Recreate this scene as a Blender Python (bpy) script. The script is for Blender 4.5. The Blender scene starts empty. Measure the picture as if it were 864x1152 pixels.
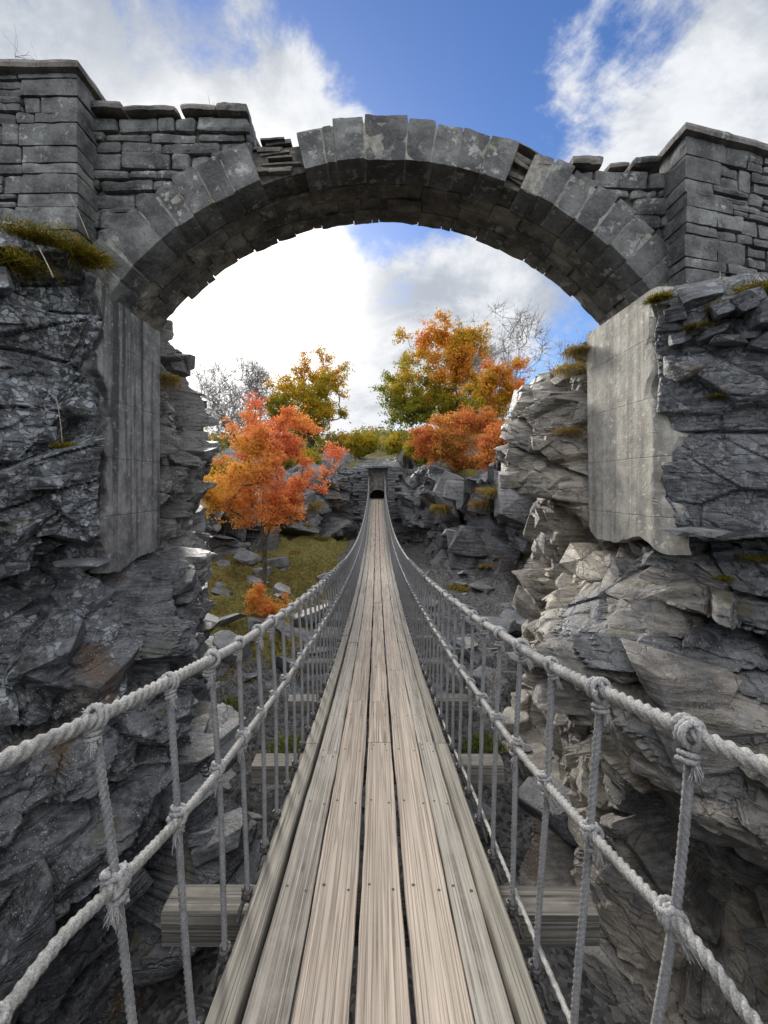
import bpy, bmesh, math, random
import numpy as np
from mathutils import Vector, Matrix
random.seed(7); RNG = np.random.default_rng(11)
SC = bpy.context.scene
COL = SC.collection
PI = math.pi
F = 500.0; CX = 424.0; CY = 545.0          # the lens of the camera, used to read off distances

def sm(a, b, x):
    t = np.clip((x - a) / (b - a), 0, 1); return t * t * (3 - 2 * t)
def at(px, py, d):
    return Vector(((px - CX) / F * d, d, (CY - py) / F * d))

# ------------------------------------------------------------------ noise
def _h(ix, iy, iz, seed):
    M = np.uint32
    h = (ix.astype(np.int64) * 374761393 + iy.astype(np.int64) * 668265263 + iz.astype(np.int64) * 1440662683 + seed * 974711) & 0xFFFFFFFF
    h = h.astype(M); h ^= h >> M(15); h *= M(2246822519); h ^= h >> M(13); h *= M(3266489917); h ^= h >> M(16)
    return h.astype(np.float64) / 4294967295.0
def vnoise(P, seed=0):
    I = np.floor(P).astype(np.int64); f = P - I; f = f * f * (3 - 2 * f)
    r = 0
    for a in (0, 1):
        wx = f[:, 0] if a else 1 - f[:, 0]
        for b in (0, 1):
            wy = f[:, 1] if b else 1 - f[:, 1]
            for c in (0, 1):
                wz = f[:, 2] if c else 1 - f[:, 2]
                r = r + wx * wy * wz * _h(I[:, 0] + a, I[:, 1] + b, I[:, 2] + c, seed)
    return r * 2 - 1
def fbm(P, octv=4, seed=0):
    s = 0; a = .5; P = P.copy()
    for o in range(octv):
        s = s + a * vnoise(P, seed + o * 17); P = P * 2.03 + 5.1; a *= .5
    return s
def voro(P, seed=0, jit=.9):
    n = len(P); I = np.floor(P).astype(np.int64)
    F1 = np.full(n, 9.); F2 = np.full(n, 9.); D = np.zeros((n, 3)); H = np.zeros((n, 3)); D2 = np.zeros((n, 3)); H2 = np.zeros((n, 3))
    for a in (-1, 0, 1):
        for b in (-1, 0, 1):
            for c in (-1, 0, 1):
                J = I + (a, b, c)
                hx = _h(J[:, 0], J[:, 1], J[:, 2], seed); hy = _h(J[:, 0], J[:, 1], J[:, 2], seed + 101); hz = _h(J[:, 0], J[:, 1], J[:, 2], seed + 202)
                C = J + .5 + jit * (np.stack([hx, hy, hz], 1) - .5)
                d = P - C; dd = np.sqrt((d * d).sum(1))
                m = dd < F1; m2 = (dd < F2) & ~m; hh = np.stack([hy, hz, hx], 1)
                D2[m] = D[m]; H2[m] = H[m]; D2[m2] = d[m2]; H2[m2] = hh[m2]
                F2 = np.where(m, F1, np.where(m2, dd, F2)); F1 = np.where(m, dd, F1)
                D[m] = d[m]; H[m] = hh[m]
    return F1, F2, H, D, H2, D2

# ------------------------------------------------------------------ mesh helpers
def mk(name, V, faces, mat=None, parent=None, smooth=False, attrs=None, uv=None, loc=None):
    """faces: list of (n,k) int arrays or one array"""
    if not isinstance(faces, (list, tuple)): faces = [faces]
    faces = [np.asarray(f, dtype=np.int32) for f in faces if len(f)]
    V = np.asarray(V, dtype=np.float32)
    me = bpy.data.meshes.new(name)
    me.vertices.add(len(V)); me.vertices.foreach_set('co', V.ravel())
    tot = sum(f.size for f in faces); nf = sum(len(f) for f in faces)
    me.loops.add(tot); me.loops.foreach_set('vertex_index', np.concatenate([f.ravel() for f in faces]))
    me.polygons.add(nf)
    sizes = np.concatenate([np.full(len(f), f.shape[1], dtype=np.int32) for f in faces])
    st = np.concatenate([[0], np.cumsum(sizes)[:-1]]).astype(np.int32)
    me.polygons.foreach_set('loop_start', st); me.polygons.foreach_set('loop_total', sizes)
    me.polygons.foreach_set('use_smooth', np.full(nf, bool(smooth)))
    me.update(calc_edges=True)
    if attrs:
        for k, a in attrs.items():
            at_ = me.attributes.new(k, 'FLOAT', 'POINT'); at_.data.foreach_set('value', np.asarray(a, dtype=np.float32))
    me.validate()
    ms = mat if isinstance(mat, (list, tuple)) else [mat]
    for m in ms:
        if m: me.materials.append(m)
    o = bpy.data.objects.new(name, me); COL.objects.link(o)
    if loc is not None: o.location = loc
    if parent: o.parent = parent
    return o
class MB:
    def __init__(s): s.V = []; s.Fs = []; s.n = 0; s.A = {}
    def add(s, V, faces, **attrs):
        V = np.asarray(V, dtype=np.float64)
        if not isinstance(faces, (list, tuple)): faces = [faces]
        for f in faces:
            if len(f): s.Fs.append(np.asarray(f, dtype=np.int64) + s.n)
        for k, a in attrs.items():
            s.A.setdefault(k, []).append(np.broadcast_to(np.asarray(a, dtype=np.float64), (len(V),)))
        s.V.append(V); s.n += len(V)
    def merge(s):
        by = {}
        for f in s.Fs: by.setdefault(f.shape[1], []).append(f)
        return np.concatenate(s.V), [np.concatenate(v) for v in by.values()]
    def build(s, name, mat, parent=None, smooth=False, loc=None):
        V, Fs = s.merge()
        at_ = {k: np.concatenate(a) for k, a in s.A.items()}
        return mk(name, V, Fs, mat, parent, smooth, at_, loc=loc)
def tag(o, label=None, cat=None, group=None, kind=None):
    if label: o['label'] = label
    if cat: o['category'] = cat
    if group: o['group'] = group
    if kind: o['kind'] = kind
    return o
def empty(name, loc=(0, 0, 0)):
    o = bpy.data.objects.new(name, None); COL.objects.link(o); o.location = loc; o.empty_display_size = .2
    return o
def copy_tree(o, parent=None):
    c = o.copy(); COL.objects.link(c)
    if parent: c.parent = parent
    for ch in list(o.children): copy_tree(ch, c)
    return c
def grid_faces(nr, nc, closed=False):
    i = np.arange(nr - 1)[:, None]; j = np.arange(nc if closed else nc - 1)[None, :]
    j2 = (j + 1) % nc
    return np.stack([i * nc + j, i * nc + j2, (i + 1) * nc + j2, (i + 1) * nc + j], -1).reshape(-1, 4)
def frames(P):
    P = np.asarray(P, float); T = np.gradient(P, axis=0); T /= np.linalg.norm(T, axis=1)[:, None] + 1e-12
    up = np.array([0, 0, 1.]) if abs(T[0][2]) < .9 else np.array([0, 1., 0])
    N = np.zeros_like(P); n = np.cross(T[0], up); n /= np.linalg.norm(n); N[0] = n
    for i in range(1, len(P)):
        n = n - T[i] * np.dot(n, T[i]); n /= np.linalg.norm(n) + 1e-12; N[i] = n
    return T, N, np.cross(T, N)
def tube(mb, P, R, nv=6, cap=True, **attrs):
    P = np.asarray(P, float); n = len(P); R = np.broadcast_to(np.asarray(R, float), (n,))
    T, N, B = frames(P); a = np.arange(nv) / nv * 2 * PI
    V = P[:, None] + R[:, None, None] * (np.cos(a)[None, :, None] * N[:, None] + np.sin(a)[None, :, None] * B[:, None])
    fs = [grid_faces(n, nv, True)]
    if cap: fs += [np.arange(nv)[None, ::-1], (np.arange(nv) + (n - 1) * nv)[None]]
    mb.add(V.reshape(-1, 3), fs, **attrs)
def rope(mb, P, R, pitch, lobes=3, nv=18, depth=1.0, fray=0.0, **attrs):
    """twisted strands: a lobed cross-section turned along the path"""
    P = np.asarray(P, float); n = len(P); T, N, B = frames(P)
    s = np.concatenate([[0], np.cumsum(np.linalg.norm(np.diff(P, axis=0), axis=1))])
    a = np.arange(nv) / nv * 2 * PI
    tw = s / pitch * 2 * PI
    ph = (a[None] - tw[:, None]) * 1.0
    seg = 2 * PI / lobes
    loc = (ph + seg / 2) % seg - seg / 2
    if lobes == 3: d, q = .50, .525
    else: d, q = .80, .80 * math.sin(seg / 2) * 1.12
    rr = d * np.cos(loc) + np.sqrt(np.maximum(q * q - (d * np.sin(loc)) ** 2, 1e-4)); rr /= (d + q)
    rr = 1 - (1 - rr) * depth
    R = np.broadcast_to(np.asarray(R, float), (n,))
    if fray: rr = rr * (1 + fray * (np.random.default_rng(3).random(rr.shape) - .5))
    r = R[:, None] * rr
    V = P[:, None] + r[..., None] * (np.cos(a)[None, :, None] * N[:, None] + np.sin(a)[None, :, None] * B[:, None])
    mb.add(V.reshape(-1, 3), [grid_faces(n, nv, True), np.arange(nv)[None, ::-1], (np.arange(nv) + (n - 1) * nv)[None]], **attrs)

# rounded, slightly broken stone: a subdivided box mapped through eight corners
_bx = {}
def unit_box(nx, ny, nz):
    k = (nx, ny, nz)
    if k in _bx: return _bx[k]
    V = []; Fs = []; n = 0
    for ax, (a, b) in ((0, (ny, nz)), (1, (nx, nz)), (2, (nx, ny))):
        for s in (0, 1):
            u, v = np.meshgrid(np.linspace(0, 1, a + 1), np.linspace(0, 1, b + 1), indexing='ij')
            o = np.full_like(u, s)
            p = [None] * 3; p[ax] = o; rest = [i for i in range(3) if i != ax]; p[rest[0]] = u; p[rest[1]] = v
            V.append(np.stack(p, -1).reshape(-1, 3)); f = grid_faces(a + 1, b + 1)
            flip = (s == 1) ^ (ax == 1)
            Fs.append((f if flip else f[:, ::-1]) + n); n += (a + 1) * (b + 1)
    _bx[k] = (np.concatenate(V), np.concatenate(Fs)); return _bx[k]
def stone(mb, c8, rough=.012, rnd=.018, res=.055, seed=0, **attrs):
    """c8[i][j][k] corners, i,j,k in 0/1"""
    c8 = np.asarray(c8, float)
    L = [np.linalg.norm(c8[1, 0, 0] - c8[0, 0, 0]), np.linalg.norm(c8[0, 1, 0] - c8[0, 0, 0]), np.linalg.norm(c8[0, 0, 1] - c8[0, 0, 0])]
    n = [int(min(14, max(2, round(l / res)))) for l in L]
    U, Fc = unit_box(*n)
    U = U.copy()
    W = (U - .5) * L; h = np.array(L) / 2; inner = np.clip(W, -(h - rnd), h - rnd); d = W - inner
    dl = np.linalg.norm(d, axis=1)[:, None]
    W = np.where(dl > rnd, inner + d / np.maximum(dl, 1e-9) * rnd, W)
    U = W / L + .5
    u, v, w = U[:, 0:1], U[:, 1:2], U[:, 2:3]
    X = 0
    for i in (0, 1):
        for j in (0, 1):
            for k in (0, 1):
                X = X + (u if i else 1 - u) * (v if j else 1 - v) * (w if k else 1 - w) * c8[i, j, k]
    C = c8.reshape(-1, 3).mean(0)
    dirn = X - C; dirn /= np.linalg.norm(dirn, axis=1)[:, None] + 1e-9
    if rough: X = X + dirn * (fbm(X * 9 + seed, 3, 5) * rough * 2.2)[:, None] + dirn * (vnoise(X * 3.1 + seed * .7, 9) * rough * .9)[:, None]
    attrs.setdefault('tint', RNG.random())
    mb.add(X, Fc, **attrs)
def box8(x0, x1, y0, y1, z0, z1, j=0):
    c = np.array([[[(x, y, z) for z in (z0, z1)] for y in (y0, y1)] for x in (x0, x1)], float)
    if j: c += (RNG.random(c.shape) - .5) * 2 * j
    return c
def slab_mesh(sx, sy, sz, seed, npts=22):
    r = random.Random(seed); bm = bmesh.new()
    for _ in range(npts):
        a = r.random() * 2 * PI; q = (.72 + .28 * r.random())
        ca, sa = math.cos(a), math.sin(a)
        k = 1 / max(abs(ca), abs(sa)) ** .5
        bm.verts.new((ca * q * k * sx / 2, sa * q * k * sy / 2, (1 if r.random() > .5 else -1) * sz / 2 * (.7 + .3 * r.random())))
    res = bmesh.ops.convex_hull(bm, input=bm.verts)
    bmesh.ops.delete(bm, geom=[g for g in res['geom_interior'] if isinstance(g, bmesh.types.BMVert)], context='VERTS')
    bmesh.ops.bevel(bm, geom=list(bm.edges), offset=min(sx, sy, sz) * .07, segments=1, affect='EDGES', clamp_overlap=True)
    me = bpy.data.meshes.new('slab'); bm.to_mesh(me); bm.free(); return me

# ------------------------------------------------------------------ materials
class NT:
    def __init__(s, name):
        s.m = bpy.data.materials.new(name); s.m.use_nodes = True; s.t = s.m.node_tree; s.t.nodes.clear()
        s.out = s.n('ShaderNodeOutputMaterial')
    def n(s, typ, **kw):
        o = s.t.nodes.new(typ)
        for k, v in kw.items(): setattr(o, k, v)
        return o
    def l(s, a, b): s.t.links.new(a, b)
    def val(s, sock, v):
        if hasattr(v, 'is_linked') or isinstance(v, bpy.types.NodeSocket): s.l(v, sock)
        else: sock.default_value = v
    def coord(s, scale=(1, 1, 1), rot=(0, 0, 0), which='Object'):
        t = s.n('ShaderNodeTexCoord'); m = s.n('ShaderNodeMapping'); s.l(t.outputs[which], m.inputs[0])
        m.inputs['Scale'].default_value = scale; m.inputs['Rotation'].default_value = rot
        return m.outputs[0]
    def noise(s, vec, scale, detail=5, rough=.6, dist=0):
        n = s.n('ShaderNodeTexNoise'); s.l(vec, n.inputs['Vector']); n.inputs['Scale'].default_value = scale
        n.inputs['Detail'].default_value = detail; n.inputs['Roughness'].default_value = rough; n.inputs['Distortion'].default_value = dist
        return n.outputs['Fac']
    def vor(s, vec, scale, feature='F1', out='Distance', rand=1):
        n = s.n('ShaderNodeTexVoronoi', feature=feature); s.l(vec, n.inputs['Vector']); n.inputs['Scale'].default_value = scale
        n.inputs['Randomness'].default_value = rand
        return n.outputs[out]
    def ramp(s, fac, a, b, c0=0., c1=1.):
        n = s.n('ShaderNodeMapRange', interpolation_type='SMOOTHSTEP'); s.l(fac, n.inputs[0])
        n.inputs[1].default_value = a; n.inputs[2].default_value = b; n.inputs[3].default_value = c0; n.inputs[4].default_value = c1
        return n.outputs[0]
    def mix(s, f, a, b, typ='MIX'):
        n = s.n('ShaderNodeMix', data_type='RGBA', blend_type=typ)
        for sock, v in ((n.inputs[0], f), (n.inputs[6], a), (n.inputs[7], b)):
            if isinstance(v, (tuple, list)): v = tuple(v) + (1,) * (4 - len(v))
            s.val(sock, v)
        return n.outputs[2]
    def math(s, op, a, b=0.):
        n = s.n('ShaderNodeMath', operation=op); s.val(n.inputs[0], a); s.val(n.inputs[1], b); return n.outputs[0]
    def attr(s, name):
        n = s.n('ShaderNodeAttribute'); n.attribute_name = name; return n.outputs['Fac']
    def bump(s, h, strength=.5, dist=.02, nrm=None):
        n = s.n('ShaderNodeBump'); s.l(h, n.inputs['Height']); n.inputs['Strength'].default_value = strength; n.inputs['Distance'].default_value = dist
        if nrm is not None: s.l(nrm, n.inputs['Normal'])
        return n.outputs[0]
    def pbr(s, col, rough=.7, nrm=None, spec=.4, metal=0):
        p = s.n('ShaderNodeBsdfPrincipled')
        s.val(p.inputs['Base Color'], (tuple(col) + (1,)) if isinstance(col, (tuple, list)) else col)
        s.val(p.inputs['Roughness'], rough); p.inputs['Specular IOR Level'].default_value = spec; p.inputs['Metallic'].default_value = metal
        if nrm is not None: s.l(nrm, p.inputs['Normal'])
        s.l(p.outputs[0], s.out.inputs[0]); return p

def mat_rock(name, rot=(0, 0, 0), scale=1.0, lichen=.5, dark=(.020, .022, .026), mid=(.085, .09, .098), warm=(.43, .375, .29)):
    t = NT(name)
    c = t.coord(which='Object', scale=(scale,) * 3)
    cs = t.coord(which='Object', rot=rot, scale=(1.2 * scale, 1.2 * scale, 13 * scale))
    big = t.noise(c, 1.3, 7, .62)
    fine = t.noise(c, 16, 7, .7)
    lam = t.noise(cs, 2.2, 6, .66, .3)
    k = t.math('ADD', t.math('MULTIPLY', big, .55), t.math('MULTIPLY', lam, .45))
    col = t.mix(t.ramp(k, .41, .60), dark, mid)
    wcol = t.mix(t.ramp(k, .40, .58), tuple(x * .30 for x in warm), warm)
    wcol = t.mix(t.ramp(t.noise(c, 4.2, 6, .7), .52, .62, 0, .7), wcol, mid)
    col = t.mix(t.attr('warm'), col, wcol)
    col = t.mix(t.ramp(fine, .42, .66, 0, .6), col, t.mix(.5, col, (.3, .31, .32)))
    col = t.mix(t.ramp(t.noise(c, 34, 5, .7), .34, .44, .5, 0), col, (.010, .011, .013))
    # rust stains
    ru = t.ramp(t.noise(c, .9, 5, .6), .60, .69, 0, .8)
    col = t.mix(ru, col, t.mix(fine, (.045, .028, .018), (.17, .105, .055)))
    # lichen: pale crusts, small rounded islands
    wv = t.n('ShaderNodeVectorMath', operation='ADD'); t.l(c, wv.inputs[0])
    nn = t.n('ShaderNodeTexNoise'); t.l(c, nn.inputs['Vector']); nn.inputs['Scale'].default_value = 9
    sc = t.n('ShaderNodeVectorMath', operation='SCALE'); t.l(nn.outputs['Color'], sc.inputs[0]); sc.inputs['Scale'].default_value = .12
    t.l(sc.outputs[0], wv.inputs[1])
    ve = t.vor(wv.outputs[0], 17, 'DISTANCE_TO_EDGE')
    vc = t.n('ShaderNodeTexVoronoi'); t.l(wv.outputs[0], vc.inputs['Vector']); vc.inputs['Scale'].default_value = 17
    sep = t.n('ShaderNodeSeparateColor'); t.l(vc.outputs['Color'], sep.inputs[0])
    sel = t.math('GREATER_THAN', sep.outputs[0], .45)
    isl = t.math('MULTIPLY', t.ramp(ve, .05, .14), sel)
    la = t.attr('lichen')
    pat = t.ramp(t.math('ADD', t.noise(c, 1.7, 5, .7), t.math('MULTIPLY', la, .24)), .60, .70, 0, lichen)
    col = t.mix(t.math('MULTIPLY', isl, pat), col, t.mix(sep.outputs[1], (.16, .18, .20), (.36, .385, .40)))
    v2 = t.vor(c, 42); sp = t.math('MULTIPLY', t.ramp(v2, .16, .24, 1, 0), t.ramp(t.noise(c, 3.1, 4), .44, .56, 0, .85))
    col = t.mix(sp, col, (.34, .36, .37))
    s3 = t.math('MULTIPLY', t.ramp(t.noise(c, 75, 3, .7), .60, .66), t.ramp(t.noise(c, 2.2, 4), .40, .55, 0, .7)); col = t.mix(s3, col, (.30, .32, .34))
    # moss on flat tops
    g = t.n('ShaderNodeNewGeometry'); sx = t.n('ShaderNodeSeparateXYZ'); t.l(g.outputs['Normal'], sx.inputs[0])
    mo = t.math('MULTIPLY', t.ramp(sx.outputs[2], .72, .95), t.ramp(t.noise(c, 2.1, 4), .54, .64, 0, .6))
    col = t.mix(mo, col, t.mix(fine, (.035, .04, .008), (.12, .10, .025)))
    ca = t.n('ShaderNodeMapping'); t.l(wv.outputs[0], ca.inputs[0]); ca.inputs['Rotation'].default_value = rot; ca.inputs['Scale'].default_value = (1, .7, 2.6)
    cr = t.math('MULTIPLY', t.ramp(t.vor(ca.outputs[0], 2.3, 'DISTANCE_TO_EDGE'), 0, .03, -1, 0), t.ramp(big, .45, .55))
    h = t.math('ADD', t.math('MULTIPLY', fine, .5), t.math('ADD', t.math('MULTIPLY', lam, .6), t.math('MULTIPLY', cr, .35)))
    nb = t.bump(h, 1., .045 / scale)
    t.pbr(col, t.ramp(fine, .3, .8, .42, .8), nb, .5)
    return t.m
def mat_masonry(name, lo=(.05, .052, .054), hi=(.20, .20, .195), streak=0):
    lo = tuple(x * .62 for x in lo); hi = tuple(x * .92 for x in hi)
    t = NT(name); c = t.coord()
    tint = t.attr('tint')
    n1 = t.noise(c, 3.2, 7, .65); n2 = t.noise(c, 28, 6, .7)
    col = t.mix(t.ramp(n1, .34, .68), lo, hi)
    col = t.mix(t.ramp(tint, 0, 1, 0, .85), col, t.mix(.5, col, (.028, .03, .034)))
    li = t.math('MULTIPLY', t.ramp(t.noise(c, 7.5, 6, .72), .55, .63), t.ramp(t.noise(c, 1.4, 3), .42, .6, 0, .75))
    col = t.mix(li, col, (.34, .35, .33))
    col = t.mix(t.ramp(t.noise(c, 1.9, 4), .62, .7, 0, .5), col, (.09, .085, .035))
    g = t.n('ShaderNodeNewGeometry'); sx = t.n('ShaderNodeSeparateXYZ'); t.l(g.outputs['Normal'], sx.inputs[0])
    mo = t.math('MULTIPLY', t.ramp(sx.outputs[2], .4, .8), t.ramp(n1, .4, .55, 0, .8))
    col = t.mix(mo, col, (.07, .075, .02))
    col = t.mix(t.ramp(n2, .30, .46, .6, 0), col, (.02, .021, .023)); col = t.mix(t.ramp(t.noise(c, 55, 4, .7), .60, .68, 0, .6), col, (.30, .305, .29))
    h = t.math('ADD', t.math('MULTIPLY', n1, .8), t.math('MULTIPLY', n2, .8))
    t.pbr(col, .74, t.bump(h, .9, .022), .4)
    return t.m
def mat_render(name, lo, hi, strk):
    """old cement face with vertical run-off stains and coursing joints"""
    t = NT(name); c = t.coord()
    cs = t.coord(scale=(5, 5, .22))
    n1 = t.noise(c, 5, 8, .7); st = t.noise(cs, 1.6, 5, .6, .1); n3 = t.noise(c, 40, 6, .75); n4 = t.noise(c, .9, 4)
    col = t.mix(t.ramp(n1, .3, .7), lo, hi)
    col = t.mix(t.ramp(st, .44, .62, 0, strk), col, (.03, .032, .034))
    col = t.mix(t.ramp(t.noise(c, 13, 6, .75), .56, .66, 0, .7), col, tuple(min(1, x * 1.45) for x in hi))
    col = t.mix(t.ramp(n4, .5, .7, 0, .5), col, tuple(x * .5 for x in lo))
    g = t.n('ShaderNodeSeparateXYZ'); t.l(c, g.inputs[0])
    zz = t.math('ADD', g.outputs[2], t.math('MULTIPLY', n1, .05))
    fr = t.math('FRACT', t.math('MULTIPLY', zz, 1.7)); jt = t.ramp(t.math('ABSOLUTE', t.math('SUBTRACT', fr, .5)), 0, .012, -1, 0)
    col = t.mix(t.math('MULTIPLY', jt, -.28), col, (.03, .03, .028))
    h = t.math('ADD', t.math('ADD', t.math('MULTIPLY', n1, .5), t.math('MULTIPLY', n3, .5)), t.math('MULTIPLY', jt, .6))
    t.pbr(col, .8, t.bump(h, .8, .02), .3); return t.m
def mat_wood(name, lo, hi, grey, dirt=.4, sx=1.0, sz=.06):
    t = NT(name); oi = t.n('ShaderNodeObjectInfo')
    tc = t.n('ShaderNodeTexCoord'); ad = t.n('ShaderNodeVectorMath', operation='ADD'); t.l(tc.outputs['Object'], ad.inputs[0])
    cb = t.n('ShaderNodeCombineXYZ'); t.l(t.math('MULTIPLY', oi.outputs['Random'], 37.), cb.inputs[0]); t.l(t.math('MULTIPLY', oi.outputs['Random'], 91.), cb.inputs[2])
    t.l(cb.outputs[0], ad.inputs[1])
    def mp(s):
        m = t.n('ShaderNodeMapping'); t.l(ad.outputs[0], m.inputs[0]); m.inputs['Scale'].default_value = s; return m.outputs[0]
    c = mp((1, 1, 1)); cg = mp((60 * sx, .35, 60 * sz)); cg2 = mp((230 * sx, 1.3, 230 * sz * .3)); cw = mp((11 * sx, .10, 11 * sz))
    g1 = t.noise(cg, 1, 1.6, .6, .1); g2 = t.noise(cg2, 1, 1.2, .6); w = t.noise(cw, 1, 3, .5, .3); n = t.noise(c, 6, 6, .7)
    rings = t.math('ABSOLUTE', t.math('SUBTRACT', t.math('FRACT', t.math('MULTIPLY', w, 9.)), .5))
    k = t.math('ADD', t.math('MULTIPLY', g1, .55), t.math('MULTIPLY', g2, .45))
    col = t.mix(t.ramp(k, .32, .66), lo, hi)
    col = t.mix(t.ramp(rings, .0, .16, .5, 0), col, tuple(x * .38 for x in lo))
    col = t.mix(t.ramp(g2, .33, .45, .75, 0), col, tuple(x * .42 for x in lo))
    st_ = mp((5, .9, .5)); col = t.mix(t.ramp(t.noise(st_, 1, 6, .7), .50, .72, 0, .5), col, tuple(x * .6 for x in lo))
    kn = t.vor(mp((5.2, 1.15, .3)), 1.0); col = t.mix(t.ramp(kn, .035, .075, .8, 0), col, tuple(x * .25 for x in lo))
    col = t.mix(t.ramp(n, .42, .68, 0, dirt), col, grey)
    col = t.mix(t.ramp(t.noise(c, 30, 5, .7), .68, .76, 0, .5), col, tuple(x * .4 for x in lo))
    col = t.mix(t.ramp(oi.outputs['Random'], 0, 1, 0, .35), col, t.mix(.5, col, grey))
    h = t.math('ADD', t.math('MULTIPLY', k, 1.), t.math('ADD', t.math('MULTIPLY', t.ramp(rings, 0, .2, -1, 0), .5), t.math('MULTIPLY', n, .3)))
    t.pbr(col, .8, t.bump(h, .75, .006), .25); return t.m
def mat_rope(name, lo, hi, sp=.3):
    t = NT(name); c = t.coord()
    n = t.noise(c, 260, 4, .7); m = t.noise(c, 14, 5, .6)
    col = t.mix(t.ramp(n, .3, .7), lo, hi); col = t.mix(t.ramp(m, .45, .7, 0, .5), col, tuple(x * .55 for x in lo))
    t.pbr(col, .8, t.bump(n, .6, .002), sp); return t.m
def mat_plain(name, a, b, scale=30, rough=.8, bump=.4):
    t = NT(name); c = t.coord(); n = t.noise(c, scale, 5, .65)
    t.pbr(t.mix(t.ramp(n, .3, .7), a, b), rough, t.bump(n, bump, .01), .3); return t.m
def mat_leaf(name, cols, trans=.45):
    """cols: stops along the 'hue' attribute"""
    t = NT(name); r = t.n('ShaderNodeValToRGB'); t.l(t.attr('hue'), r.inputs[0])
    e = r.color_ramp.elements
    while len(e) < len(cols): e.new(.5)
    for i, cc in enumerate(cols): e[i].position = i / (len(cols) - 1); e[i].color = tuple(cc) + (1,)
    d = t.n('ShaderNodeBsdfDiffuse'); tr = t.n('ShaderNodeBsdfTranslucent'); mx = t.n('ShaderNodeMixShader')
    t.l(r.outputs[0], d.inputs[0]); t.l(r.outputs[0], tr.inputs[0]); mx.inputs[0].default_value = trans
    t.l(d.outputs[0], mx.inputs[1]); t.l(tr.outputs[0], mx.inputs[2]); t.l(mx.outputs[0], t.out.inputs[0]); return t.m
def mat_ground(name):
    t = NT(name); c = t.coord()
    n = t.noise(c, .6, 8, .65); f = t.noise(c, 9, 7, .7); v = t.vor(c, 22, 'F1', 'Color')
    sp = t.n('ShaderNodeSeparateColor'); t.l(v, sp.inputs[0])
    grav = t.mix(sp.outputs[0], (.03, .03, .033), (.15, .145, .14))
    grass = t.mix(t.ramp(f, .3, .7), (.042, .046, .014), (.185, .15, .042))
    g = t.n('ShaderNodeAttribute'); g.attribute_name = 'grass'
    m = t.ramp(t.math('ADD', g.outputs['Fac'], t.math('MULTIPLY', t.math('SUBTRACT', n, .5), 1.4)), .4, .6)
    col = t.mix(m, grav, grass)
    t.pbr(col, .9, t.bump(t.math('ADD', f, t.math('MULTIPLY', sp.outputs[0], .4)), .9, .05), .2); return t.m

M = {}
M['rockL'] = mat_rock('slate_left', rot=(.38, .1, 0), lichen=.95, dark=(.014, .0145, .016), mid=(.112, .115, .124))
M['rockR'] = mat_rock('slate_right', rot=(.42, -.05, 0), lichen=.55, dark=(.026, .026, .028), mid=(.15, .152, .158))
M['rockF'] = mat_rock('slate_far', rot=(.05, .35, 0), scale=.45, lichen=.5, dark=(.020, .0205, .022), mid=(.13, .132, .138))
M['slab'] = mat_rock('slate_slab_stone', rot=(0, 0, 0), lichen=.5, dark=(.05, .052, .056), mid=(.16, .165, .175))
M['slabdark'] = mat_rock('slate_block_stone', lichen=.8, dark=(.03, .032, .036), mid=(.12, .126, .138))
M['ring'] = mat_masonry('dressed_stone', (.055, .057, .06), (.17, .172, .17))
M['soffit'] = mat_masonry('soffit_stone', (.075, .068, .055), (.24, .22, .18))
M['rubble'] = mat_masonry('rubble_stone', (.05, .052, .053), (.2, .205, .2))
M['mortar'] = mat_plain('old_mortar', (.03, .03, .028), (.11, .10, .09), 18)
M['joint'] = mat_plain('lime_joint', (.12, .115, .10), (.26, .25, .22), 18)
M['cap'] = mat_masonry('cap_stone', (.09, .085, .075), (.24, .22, .2))
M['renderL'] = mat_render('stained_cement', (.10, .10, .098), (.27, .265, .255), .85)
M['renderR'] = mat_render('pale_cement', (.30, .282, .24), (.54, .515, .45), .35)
M['plank'] = mat_wood('brown_board', (.21, .168, .132), (.44, .37, .30), (.34, .315, .28), .2)
M['greyplank'] = mat_wood('grey_board', (.145, .13, .108), (.33, .305, .265), (.28, .265, .24), .4)
M['beam'] = mat_wood('grey_beam', (.06, .055, .047), (.22, .205, .18), (.10, .092, .08), .75, .45, 1.)
M['kerb'] = mat_wood('kerb_timber', (.10, .09, .075), (.29, .27, .23), (.17, .16, .135), .6)
M['rope'] = mat_rope('pale_rope', (.15, .148, .14), (.40, .395, .375))
M['cable'] = mat_rope('grey_strand', (.12, .122, .125), (.28, .285, .29), .5)
M['knot'] = mat_rope('frayed_cord', (.16, .158, .155), (.40, .398, .395))
M['iron'] = mat_plain('dark_iron', (.03, .028, .027), (.10, .09, .085), 60, .5)
M['nail'] = mat_plain('nail_iron', (.02, .018, .016), (.06, .05, .04), 60, .6)
M['bark'] = mat_plain('bark', (.035, .03, .024), (.12, .105, .085), 8, .9)
M['barebark'] = mat_plain('bare_bark', (.14, .125, .12), (.28, .26, .25), 8, .9)
M['stalk'] = mat_plain('dead_stalk', (.28, .24, .17), (.45, .41, .32), 20, .8)
M['dark'] = mat_plain('shade_black', (.008, .008, .008), (.015, .015, .014), 10, 1)
M['moss'] = mat_leaf('moss_blades', [(.05, .055, .008), (.16, .14, .015), (.26, .16, .03)], .3)
M['grass'] = mat_leaf('grass_blades', [(.055, .062, .016), (.19, .165, .035), (.32, .20, .06), (.36, .27, .13)], .35)
M['fern'] = mat_leaf('green_leaves', [(.045, .07, .018), (.13, .18, .035), (.27, .29, .07)], .45)
M['red'] = mat_leaf('maple_leaves', [(.60, .40, .06), (.68, .34, .07), (.68, .24, .08), (.62, .15, .085)], .5)
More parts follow.
